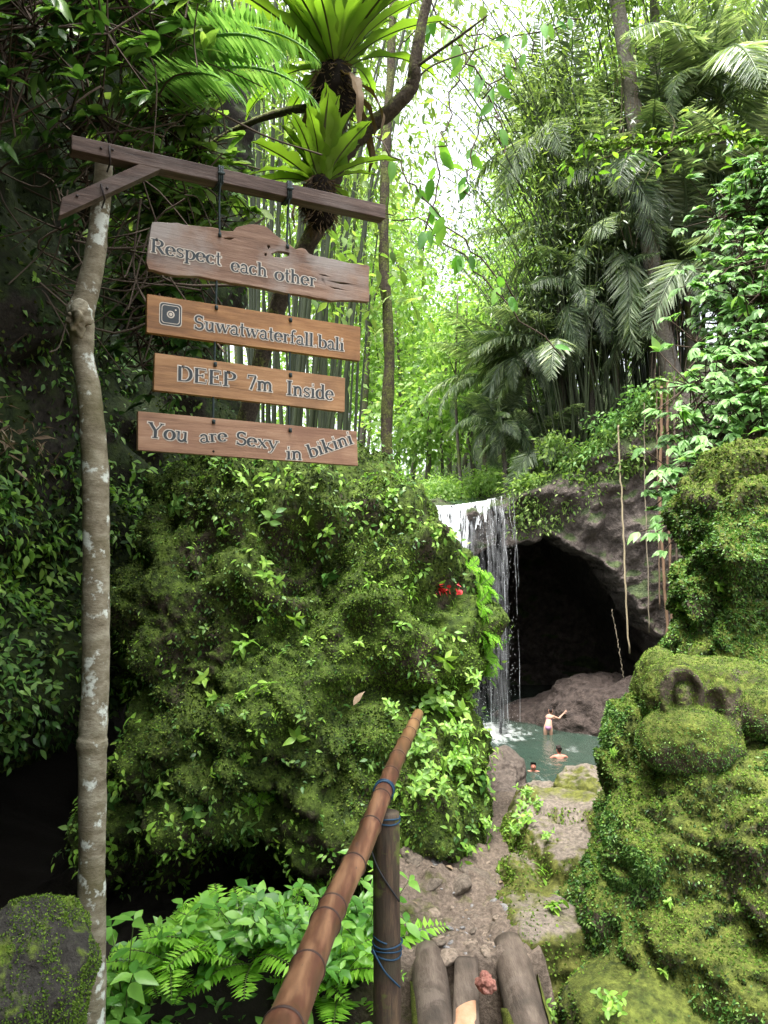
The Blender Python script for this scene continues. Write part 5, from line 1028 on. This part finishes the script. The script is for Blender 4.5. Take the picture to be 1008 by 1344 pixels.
def tree(label, group, base, H, rad, tr_, ncl, per, lsz, mat_, T=T_RHOMB, lean=(0, 0), crown0=.35, sig=None, bark=None, name='tree', droop=.4, limbs=6):
    base = np.asarray(base, float); e = empty(name, base); tag(e, label, 'tree', group)
    top = base + np.array([lean[0], lean[1], H]); pts = spline([base, base + (top - base) * .5 + np.array([.03 * H * rng.normal(), .03 * H * rng.normal(), 0]), top], 14); mb = MB(); mb.add(*tube(pts, np.linspace(tr_, tr_ * .35, 14), 9, True, .15)); tk = part('trunk', mb, bark or M_TRUNK, e, True)
    cc = base + (top - base) * (crown0 + 1) / 2; C = ellpts(cc, (rad, rad, H * (1 - crown0) * .55), ncl)
    for k in range(limbs):
        i = int(7 + 6 * rng.random()); q = C[int(rng.integers(len(C)))]; mb = MB(); mb.add(*tube(spline([pts[i], (pts[i] + q) / 2 + [0, 0, .04 * H], q], 8), np.linspace(tr_ * .38, tr_ * .1, 8), 6, False)); part('limb', mb, bark or M_TRUNK, e, True)
    part('crown', leaves(C, sig or rad * .28, per, lsz, T, mat_, 1.1, droop), mat_, e); return e
# far sunlit wood beyond the fall: (px, Y, height, crown radius, kind)
far_list = [(470, 46, 20, 4.2, 0), (520, 52, 13, 4.5, 0), (560, 44, 7.5, 3.2, 0), (590, 58, 12, 4.5, 0), (625, 48, 8.0, 3.2, 0), (655, 62, 15, 5, 0), (690, 50, 11, 3.6, 0), (720, 60, 20, 5, 0), (760, 48, 17, 4, 1), (540, 70, 15, 6, 0), (610, 76, 15, 6, 0), (670, 80, 19, 6.5, 0), (430, 60, 27, 6, 0), (380, 50, 25, 6, 0), (480, 78, 32, 7, 0), (740, 78, 31, 7, 0), (800, 60, 29, 6, 0), (860, 48, 26, 5, 1), (930, 56, 31, 6, 1), (1000, 50, 28, 6, 1), (320, 58, 32, 7, 0), (690, 68, 27, 5, 0), (505, 60, 23, 5, 0)]
for px, Y, H, r_, kd in far_list:
    b_ = ((px - CX) * Y / F, Y, plateau_z(px, Y) - .3)
    tree('sunlit pale green tree in the wood above the waterfall' if kd == 0 else 'deep green tree in the wood above the cave', 'sunlit trees above the waterfall' if kd == 0 else 'deep green trees above the cave', b_, H, r_, .16 + .1 * rng.random(), int(26 + r_ * 7), 52, .34 + .002 * Y, LM['far'] if kd == 0 else LM['far2'], crown0=.25 + .25 * rng.random())
for k, (px, Y, H, w_) in enumerate([(607, 39, 11, .10), (640, 42, 9, .16), (664, 41, 12, .30), (690, 40, 12, .22), (625, 47, 12, .14), (583, 45, 10, .12), (650, 50, 13, .18), (675, 52, 14, .2), (598, 52, 12, .16)]):
    tree('slim dark-trunked tree standing just above the lip of the waterfall', 'slim trees above the fall', ((px - CX) * Y / F, Y, plateau_z(px, Y) - .3), H, 1.6, w_, 16, 60, .30, LM['far'], crown0=.5, lean=(.4 * rng.normal(), 0))
for k in range(26):
    px, Y = 560 + 150 * rng.random(), 36.5 + 9 * rng.random()
    if 598 < px < 655 and Y < 60 and (px - 504) / F * Y < 4.9 and Y < 40: px = 660 + 40 * rng.random()
    c_ = A_([(px - CX) * Y / F, Y, plateau_z(px, Y)]); e = empty('bush', c_); tag(e, 'low sunlit bush at the top of the waterfall', 'bush', 'bushes at the top of the waterfall'); part('foliage', leaves(ellpts(c_ + [0, 0, .5], (.9, .9, .7), 12), .35, 40, .2, T_RHOMB, LM['far']), LM['far'], e)
    mb = MB(); mb.add(*tube([c_ + [0, 0, -.3], c_ + [.1, 0, .5]], [.05, .02], 6)); part('stem', mb, M_TWIG, e)
fw = MB(); pf = np.stack([rng.uniform(-45, 75, 900), rng.uniform(82, 110, 900), 0 * np.ones(900)], 1); pf[:, 2] = 9 + rng.random(900) ** .8 * (26 + 8 * np.sin(pf[:, 0] * .12)) * np.where(np.abs(pf[:, 0] / pf[:, 1] - .085) < .05, .45, 1)
tag(obj('forest', leaves(pf, 2.6, 42, .7, T_RHOMB, LM['far']).mesh('forest', LM['far'])), kind='stuff')
# bamboo
M_CULM = plain('bamboo_culm', (.035, .048, .02), .5, .3, .5, 3)
def bamboo(label, base, n, H, spread, r0, lean, leafz, nleaf, lsz, mat_, arch=.25, sig=.45):
    base = np.asarray(base, float); e = empty('bamboo_clump', base); tag(e, label, 'bamboo'); C = []
    for k in range(n):
        a = 2 * PI * rng.random(); r = spread * math.sqrt(rng.random()) ; b_ = base + np.array([math.cos(a) * r, math.sin(a) * r, -.3]); h = H * (.65 + .5 * rng.random()); out = np.array([math.cos(a), math.sin(a) * .6, 0]) * (r / spread) * arch * h * (.4 + rng.random()) + np.array([lean[0], lean[1], 0]) * h * (.5 + .9 * rng.random())
        pts = spline([b_, b_ + out * .22 + [0, 0, h * .45], b_ + out * .62 + [0, 0, h * .82], b_ + out * 1.25 + [0, 0, h * .98]], 30); rr = np.linspace(r0, r0 * .15, 30) * (.8 + .4 * rng.random()); mb = MB(); mb.add(*tube(pts, rr, 7, True))
        part('culm', mb, M_CULM, e, True); i0 = int(30 * leafz)
        for q in pts[i0:]: C.append(q + rng.normal(size=3) * sig * .8)
    C = np.array(C); per = max(1, int(nleaf / len(C))); part('foliage', leaves(C, sig, per, lsz, T_LANCE, mat_, 1.5, .8), mat_, e); return e
bamboo('dense dark clump of bamboo rising behind the hanging signs', P(345, 655, 12.5), 46, 14, 1.1, .036, (.0, 0), .42, 8500, .24, LM['bamboo'], .42)
bamboo('bamboo clump on the cliff top arching its thin culms to the left', ((800 - CX) * 33.6 / F, 33.6, plateau_z(800, 33.6) - .2), 36, 19, 1.3, .055, (-.30, -.12), .42, 6500, .32, LM['bamboo'], .25, .7)
bamboo('tall bamboo clump behind the nest ferns with drooping fine leaves', (P(470, 640, 24)[0] - 1.5, 24, 1.8), 24, 21, 1.4, .05, (-.02, 0), .35, 8500, .30, LM['bamboo'], .22, .8)
bamboo('stand of slender reed-like bamboo stems among the palms above the cave', ((760 - CX) * 33.5 / F, 33.5, plateau_z(760, 33.5) - .2), 64, 14, 1.1, .026, (-.06, -.06), .4, 9000, .24, LM['palm_fine'], .75, .5)
bamboo('feathery bamboo clump high above the cave to the right', ((880 - CX) * 35 / F, 35, plateau_z(880, 35) - .2), 30, 22, 2.0, .06, (-.12, -.1), .3, 7000, .4, LM['bamboo'], .3, .9)
bamboo('bamboo clump at the upper left edge of the wood', (-7.5, 20, 2.0), 40, 22, 2.0, .05, (.05, 0), .25, 9000, .32, LM['bamboo'], .25, .8)
# palms: every frond a part
PFD = None
M_PSTEM = plain('palm_stem', (.07, .085, .035), .5)
def palm_frond_mesh(L, arch, rise, npin, wid, mat_, droop=.5, wsc=1.0):
    pts, V2, l, st = frond(L, arch, npin, wid, rise, T_LANCE, droop, .55, .5, wsc, .14, .25); mb = MB(); mb.add_np(V2, l, st); mb.add(*tube(pts, np.linspace(.03, .006, 24) * L / 3, 5)); return mb.mesh('frond', mat_)
PF = [palm_frond_mesh(1.0, .5 + .35 * k, 1.35 - .22 * k, 70, .24, LM['palm'], .25 + .12 * k, .55) for k in range(6)]
PFF = [palm_frond_mesh(1.0, .7 + .4 * k, 1.25 - .25 * k, 84, .26, LM['palm_fine'], .35 + .14 * k, .36) for k in range(6)]
def palm(label, crown, base, L, n, tr_, group=None, lo=0, hi=6, nm='palm_tree', fm=None):
    e = empty(nm, base); tag(e, label, 'palm', group); c_ = np.asarray(crown, float); mb = MB(); mb.add(*tube(spline([base, (np.asarray(base) + c_) / 2 + [.1, 0, 0], c_], 16), np.linspace(tr_ * 1.1, tr_ * .9, 16), 10, True, .25)); part('trunk', mb, M_TRUNK, e, True)
    for i in range(n):
        k = lo + int((hi - lo) * (i / n)); o = obj('frond', (fm or PF)[min(5, k)], e); s_ = L * (.75 + .4 * rng.random()); o.location = c_ - np.asarray(base); o.scale = (s_, s_, s_); o.rotation_euler = (.25 * rng.normal(), .15 * rng.normal(), i * 2.399 + .25 * rng.normal())
    return e

for lab, px, py, Y, basey, L, n, t_ in (('large feathery palm above the cave with grey-green arching fronds', 800, 330, 27, 575, 5.2, 24, .22), ('palm high on the right with long fronds drooping into the upper corner', 945, 130, 22, 520, 4.8, 34, .2), ('palm in the middle of the wood above the cave with hanging fronds', 745, 470, 29, 620, 4.4, 20, .2),
        ('lower palm on the cliff edge with fronds hanging over the cave', 712, 590, 30.2, 645, 3.0, 22, .16), ('palm right of the falls among the slim trees', 655, 500, 38, 640, 4.6, 18, .2), ('palm behind the pale shrubs on the right', 900, 360, 24, 560, 4.5, 30, .2), ('tall palm near the top edge right of the sky gap', 730, 190, 33, 600, 5.6, 22, .22), ('palm with fine fronds in the upper right corner', 1010, 290, 20, 520, 4.2, 28, .18)):
    k_ = max(Y, edgeY(px) + 1.8) / Y; Y = Y * k_; palm(lab, P(px, py, Y), ((px + 10 - CX) * Y / F, Y, plateau_z(px + 10, Y) - .5), L * k_, n, t_)
for lab, px, py, Y, basey, L, n, t_ in (('dark fine-leaved palm with hanging fronds in the thick of the wood', 770, 400, 27.5, 600, 3.8, 30, .13), ('small dark fine-leaved palm left of the thick of the wood', 690, 470, 30, 640, 3.4, 28, .12), ('dark fine-leaved palm under the mossy bough', 850, 240, 25, 570, 4.2, 30, .14), ('dark fine-leaved palm below the sky gap', 655, 560, 33, 645, 2.8, 24, .1)):
    k_ = max(Y, edgeY(px) + 1.4) / Y; Y = Y * k_; palm(lab, P(px, py, Y), ((px + 10 - CX) * Y / F, Y, plateau_z(px + 10, Y) - .5), L * k_, n, t_, fm=PFF)
# tall grey trunks on the right with hanging dry fibres
for lab, q_, r0, r1 in (('tall pale grey leaning trunk rising above the cave', [(893, 540, 31.9), (868, 430, 31.8), (850, 300, 31.6), (828, 120, 31.4), (800, -60, 31.2)], .42, .30), ('second grey trunk beside the leaning one, straighter and slimmer', [(880, 540, 33.4), (875, 380, 33.4), (862, 150, 33.4), (858, -60, 33.4)], .28, .2)):
    b_ = P(*q_[0]); e = empty('tall_tree', b_); tag(e, lab, 'tree'); pts = spline([P(*z_) for z_ in q_], 40); mb = MB(); mb.add(*tube(pts, np.linspace(r0, r1, 40), 14, True, .12)); part('trunk', mb, M_TRUNKG, e, True)
    C = ellpts(pts[-1] + [0, 0, 1], (3.2, 2.5, 3.0), 60); part('crown', leaves(C, .8, 60, .34, T_RHOMB, LM['far2']), LM['far2'], e); mb = MB()
    for k in range(60):
        i = int(3 + 30 * rng.random()); a = rng.normal(size=2) * .45; p0 = pts[i] + [a[0], -abs(a[1]), 0]; ln = 1 + 3 * rng.random(); mb.add(*tube([p0, p0 + [.1 * rng.normal(), 0, -ln * .5], p0 + [.2 * rng.normal(), 0, -ln]], .02, 4, False))
    part('dry_fibres', mb, plain('dry_fibre', (.13, .10, .075), .9), e)
# cliff-edge shrubs and hanging roots by the cave
for k, (px, py, Y, r_) in enumerate([(690, 640, 31.2, .8), (772, 600, 30, .8), (752, 632, 29.8, .45), (805, 560, 29.5, .9), (826, 610, 28.5, .55), (850, 530, 28, 1.0), (735, 590, 30.5, .8)]):
    Y = edgeY(px) - .1; c_ = P(px, py, Y); e = empty('shrub', c_ - [0, -.6, .5]); tag(e, 'leafy shrub clinging to the cliff edge above the cave', 'shrub', 'shrubs on the cliff edge above the cave'); part('foliage', leaves(ellpts(c_, (r_, .7, r_ * .7), 16), .3, 32, .24, T_LEAF, LM['pale'] if k % 2 else LM['far2']), LM['pale'] if k % 2 else LM['far2'], e); mb = MB(); mb.add(*tube([c_ + [0, .6, -.5], c_], [.05, .02], 6)); part('stem', mb, M_TWIG, e)
for k, (q_, r_, lab) in enumerate([([(812, 590), (816, 650), (820, 750), (826, 858)], .035, 'long pale root hanging straight down beside the cave mouth'), ([(846, 640), (849, 700), (852, 830)], .022, 'thin pale root hanging beside the cave'), ([(868, 560), (866, 650), (871, 740), (878, 860)], .06, 'thick brown root hanging down the cliff right of the cave'), ([(876, 560), (878, 680), (884, 850)], .05, 'brown root hanging nearest the upright rock'), ([(862, 560), (864, 660), (866, 800)], .03, 'brown root left of the thick hanging one'), ([(885, 560), (888, 700), (889, 840)], .04, 'dark root behind the pale shrubs'), ([(803, 800), (812, 850), (818, 890)], .015, 'short thin root dangling inside the cave mouth')]):
    q_ = ([(q_[0][0], float(np.interp(q_[0][0], TOPL[:, 0], TOPL[:, 1])) - 4)] if k < 6 else []) + q_
    pts = np.array([P(a, b, edgeY(a) - (.9, .8, 1.0, 1.0, .9, 1.0, 1.2)[k]) for a, b in q_]); mb = MB(); mb.add(*tube(spline(pts, 40) + rng.normal(size=(40, 3)) * .015, r_, 7, True, .3)); o = obj('hanging_root', mb.mesh('hanging_root', plain('root_%d' % k, ((.30, .25, .16), (.2, .17, .12), (.16, .10, .06), (.15, .095, .06), (.13, .09, .06), (.08, .06, .045), (.2, .17, .12))[k], .8), True, off=pts[0]), None, pts[0]); tag(o, lab, 'root')
Pc = []
for k in range(300):
    px = 676 + 215 * rng.random(); py = float(np.interp(px, TOPL[:, 0], TOPL[:, 1])) - 6 + 75 * rng.random() ** 1.8; Pc.append(P(px, py, edgeY(px) - .35 - .3 * rng.random()))
tag(obj('cliff_creepers', leaves(np.array(Pc), .22, 16, .17, T_LEAF, LM['far2'], 1.0, .9).mesh('cliff_creepers', LM['far2'])), kind='stuff')
# pale shrubs leaning out of the bank on the right: compound leaves on arching stems
def compound(p, d, n, L, Pp, D, N, S):
    for k in range(n):
        a = (k - (n - 1) / 2) * (2.3 / n) + .1 * rng.normal(); s_ = unit(np.cross(d, [0, 0, 1])); v = d * math.cos(a) + s_ * math.sin(a) + np.array([0, 0, -.35 - .25 * rng.random()]); Pp.append(p); D.append(v); N.append(np.array([-.2, -.5, 1]) + .3 * rng.normal(size=3)); S.append(L * (.7 + .5 * rng.random()) * (1 - .25 * abs(a)))
def pale_shrub(label, group, base, tips, ncl, L, nleaf, mat_, T=T_LEAF, wsc=1.0, spread=.5):
    base = np.asarray(base, float); e = empty('shrub', base); tag(e, label, 'shrub', group); Pp, D, N, S = [], [], [], []; mb = MB()
    for t_ in tips:
        t_ = np.asarray(t_); pts = spline([base, (base + t_) / 2 + [0, 0, .25], t_], 12); mb.add(*tube(pts, np.linspace(.02, .006, 12), 5, False))
        for k in range(ncl):
            u = .45 + .55 * rng.random(); p = pts[int(u * 11)] + np.clip(rng.normal(size=3), -1.3, 1.3) * spread * np.array([.5, .4, .5]); d = unit(np.array([rng.normal() * .7 - .35, -.6 + .5 * rng.normal(), .1 + .3 * rng.normal()])); mb.add(*tube([pts[int(u * 11)], p], [.007, .004], 4, False)); compound(p, d, nleaf, L, Pp, D, N, S)
    part('stem', mb, M_TWIG, e); V2, l, st = scatter(T, Pp, D, N, S, wsc); m2 = MB(); m2.add_np(V2, l, st); part('foliage', m2, mat_, e); return e
for k, (bx, by, Y, tips, sz) in enumerate([(1040, 560, 7.0, [(960, 300), (920, 340), (990, 270), (940, 400)], .13), (1060, 640, 6.6, [(900, 440), (940, 480), (980, 430), (890, 500)], .12), (1020, 700, 6.4, [(900, 560), (940, 600), (900, 620), (960, 560), (880, 640)], .11), (1060, 420, 7.6, [(980, 250), (1010, 300), (960, 270)], .13), (1060, 560, 6.2, [(990, 520), (1010, 470), (1000, 590), (970, 640)], .11), (1010, 690, 6.0, [(890, 690), (925, 660), (890, 600)], .11), (1080, 380, 7.4, [(1010, 360), (1000, 420), (960, 360)], .13), (1090, 480, 6.4, [(1000, 330), (975, 390), (1005, 450), (960, 500)], .12), (1080, 600, 6.0, [(1005, 560), (980, 590), (1000, 500), (950, 610)], .11), (1070, 330, 7.2, [(1000, 250), (970, 260), (930, 290), (1010, 220)], .12)]):
    pale_shrub('pale green shrub with drooping compound leaves hanging out from the right bank', 'pale shrubs on the right bank', P(bx, by, Y), [P(a, b, Y - .4 + .8 * rng.random()) for a, b in tips], 46, sz * 1.2, 6, LM['pale'], spread=.5)
# left top: overhanging leafy shrubs, arching fern fronds and tangled twigs
for k, (bx, by, Y, tips) in enumerate([(60, 20, 4.6, [(150, 60), (110, 120), (60, 130), (180, 20)]), (170, 10, 5.4, [(250, 110), (215, 150), (270, 60), (235, 200)]), (190, 120, 5.8, [(270, 230), (230, 260), (300, 270), (210, 290)]), (140, -30, 5.0, [(210, 60), (160, 110), (240, 20)]), (200, 250, 6.2, [(260, 330), (200, 380), (310, 340), (270, 400)]), (-20, 60, 4.2, [(40, 120), (20, 180), (60, 60)]), (150, 380, 6.2, [(230, 440), (190, 500), (280, 470), (240, 520)]), (90, 180, 5.0, [(160, 220), (120, 280), (190, 240)])]):
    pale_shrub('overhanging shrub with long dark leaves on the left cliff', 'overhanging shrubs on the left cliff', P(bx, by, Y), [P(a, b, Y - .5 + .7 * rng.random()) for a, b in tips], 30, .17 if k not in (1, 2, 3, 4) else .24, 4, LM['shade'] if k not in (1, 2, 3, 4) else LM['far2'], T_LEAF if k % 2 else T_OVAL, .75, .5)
for k, (px, py, Y, L, rot) in enumerate([(175, 95, 5.0, 1.5, -.5), (195, 125, 5.1, 1.5, -.35), (160, 150, 4.9, 1.3, -.6), (205, 270, 5.3, 1.2, -.8), (205, 55, 5.2, 1.4, -.2)]):
    pts, V2, l, st = frond(1.0, 1.5, 44, .2, .7, T_LANCE, .35, .4, .3, 1.1, .1, .3); mb = MB(); mb.add_np(V2, l, st); mb.add(*tube(pts, np.linspace(.012, .003, 24), 5)); b_ = P(px, py, Y); o = obj('fern_frond', mb.mesh('fern_frond', LM['pale']), None, b_); o.scale = (L, L, L); o.rotation_euler = (.3 * rng.normal(), .2, rot); tag(o, 'long pale fern frond arching down from the upper left cliff', 'fern', 'fern fronds arching from the upper left cliff')
mb = MB()
for k in range(160):
    px, py, Y = 20 + 260 * rng.random(), 20 + 400 * rng.random(), 4.3 + 1.6 * rng.random(); p0 = P(px, py, Y); v = unit([rng.normal(), .3 * rng.normal(), rng.normal() * .8 - .2]) * (.25 + .5 * rng.random()); mb.add(*tube(spline([p0, p0 + v * .5 + rng.normal(size=3) * .08, p0 + v], 8), .004 + .004 * rng.random(), 4, False))
o = obj('tangled_twigs', mb.mesh('tangled_twigs', plain('dry_twig', (.09, .07, .055), .9, .1, .4, 4))); tag(o, kind='stuff')
# dry leaf litter caught on the left ledge
n_ = 260; pl2, nl2 = sample(LV, LF, n_, -.3, lambda c, n: np.exp(-((c[:, 2] - 2.35) / .16) ** 2) * (c[:, 1] > 3.1) * (c[:, 1] < 5.2)); V2, l, st = scatter(T_LANCE, pl2 + nl2 * .05, rdir(n_) * [1, .6, .7] + [0, 0, -.4], nl2 + .5 * rdir(n_), .06 + .10 * rng.random(n_), .9)
o = obj('leaf_litter', mesh_np('leaf_litter', V2, l, st, LM['litter'])); tag(o, kind='stuff')
# slim mossy tree right of the signs
b_ = P(508, 640, 9.0); e = empty('slim_tree', b_ - [0, 0, .6]); tag(e, 'slim dark mossy tree trunk standing right of the hanging signs', 'tree'); pts = spline([b_ - [0, 0, .6], P(508, 560, 9), P(511, 450, 9), P(504, 340, 9), P(505, 240, 9), P(512, 100, 9), P(520, -80, 9)], 40); mb = MB(); mb.add(*tube(pts, np.linspace(.075, .045, 40), 10, True, .4)); part('trunk', mb, M_MOSSBARK, e, True)
C = np.vstack([pts[int(14 + 22 * rng.random())] + rng.normal(size=3) * [.5, .4, .5] for _ in range(34)]); part('foliage', leaves(C, .22, 9, .15, T_LEAF, LM['far2']), LM['far2'], e)
# climbing stems with broad leaves hanging across the sky gap
for k, (q_, nl) in enumerate([(a_, max(3, b_ // 2)) for a_, b_ in [([(560, 0), (600, 60), (640, 130), (665, 200)], 9), ([(490, 175), (540, 240), (600, 310), (680, 400)], 8), ([(640, 20), (600, 120), (570, 220), (560, 330)], 10), ([(700, 60), (650, 110), (620, 200), (610, 260)], 10), ([(505, 280), (560, 300), (640, 370), (740, 470)], 7), ([(520, 60), (580, 30), (660, 50), (760, 20)], 12)]]):
    Y = 6.8 + .4 * k; pts = spline([P(a, b, Y) for a, b in q_], 24); e = empty('climbing_vine', pts[0]); tag(e, 'thin dark climbing stem with a few broad leaves crossing the sky gap', 'vine', 'climbing stems across the sky gap'); mb = MB(); mb.add(*tube(pts + .03 * rng.normal(size=pts.shape), .008, 5, False)); part('stem', mb, M_TWIG, e)
    i = rng.integers(2, 24, nl * 2); V2, l, st = scatter(T_OVAL, pts[i] + rng.normal(size=(nl * 2, 3)) * .03, np.stack([rng.normal(size=nl * 2) * .6, rng.normal(size=nl * 2) * .4, -1 + .5 * rng.normal(size=nl * 2)], 1), np.stack([.5 * rng.normal(size=nl * 2), -np.ones(nl * 2), .5 * rng.normal(size=nl * 2)], 1), .15 + .08 * rng.random(nl * 2), .8); mb = MB(); mb.add_np(V2, l, st); part('foliage', mb, LM['plant'], e)
# mossy bough reaching in from the right
pts = spline([P(1060, 178, 7), P(1000, 184, 7), P(950, 176, 7), P(890, 186, 7), P(830, 187, 7), P(770, 192, 7)], 40); e = empty('mossy_bough', pts[0]); tag(e, 'thin lichened bough reaching in from the right edge above the palms', 'branch'); mb = MB(); mb.add(*tube(pts + .008 * rng.normal(size=pts.shape), np.linspace(.022, .008, 40), 8, True, .6)); part('limb', mb, M_MOSSBARK, e, True)
for q_ in ([(900, 184), (860, 215), (845, 240)], [(880, 186), (885, 160), (870, 140)], [(840, 187), (800, 205), (780, 210)]):
    mb = MB(); mb.add(*tube(spline([P(a, b, 7) for a, b in q_], 12), np.linspace(.012, .004, 12), 6, True, .5)); part('twig', mb, M_MOSSBARK, e, True)
n_ = 1500; V2, l, st = scatter(T_MOSS, pts[rng.integers(0, 40, n_)] + rng.normal(size=(n_, 3)) * .018, rdir(n_) - [0, 0, .5], rdir(n_), .02 + .02 * rng.random(n_)); mb = MB(); mb.add_np(V2, l, st); part('moss', mb, LM['moss'], e)
part('foliage', leaves(np.vstack([pts[i] for i in rng.integers(8, 40, 24)]) + rng.normal(size=(24, 3)) * .12, .08, 5, .09, T_LEAF, LM['sprig']), LM['sprig'], e)
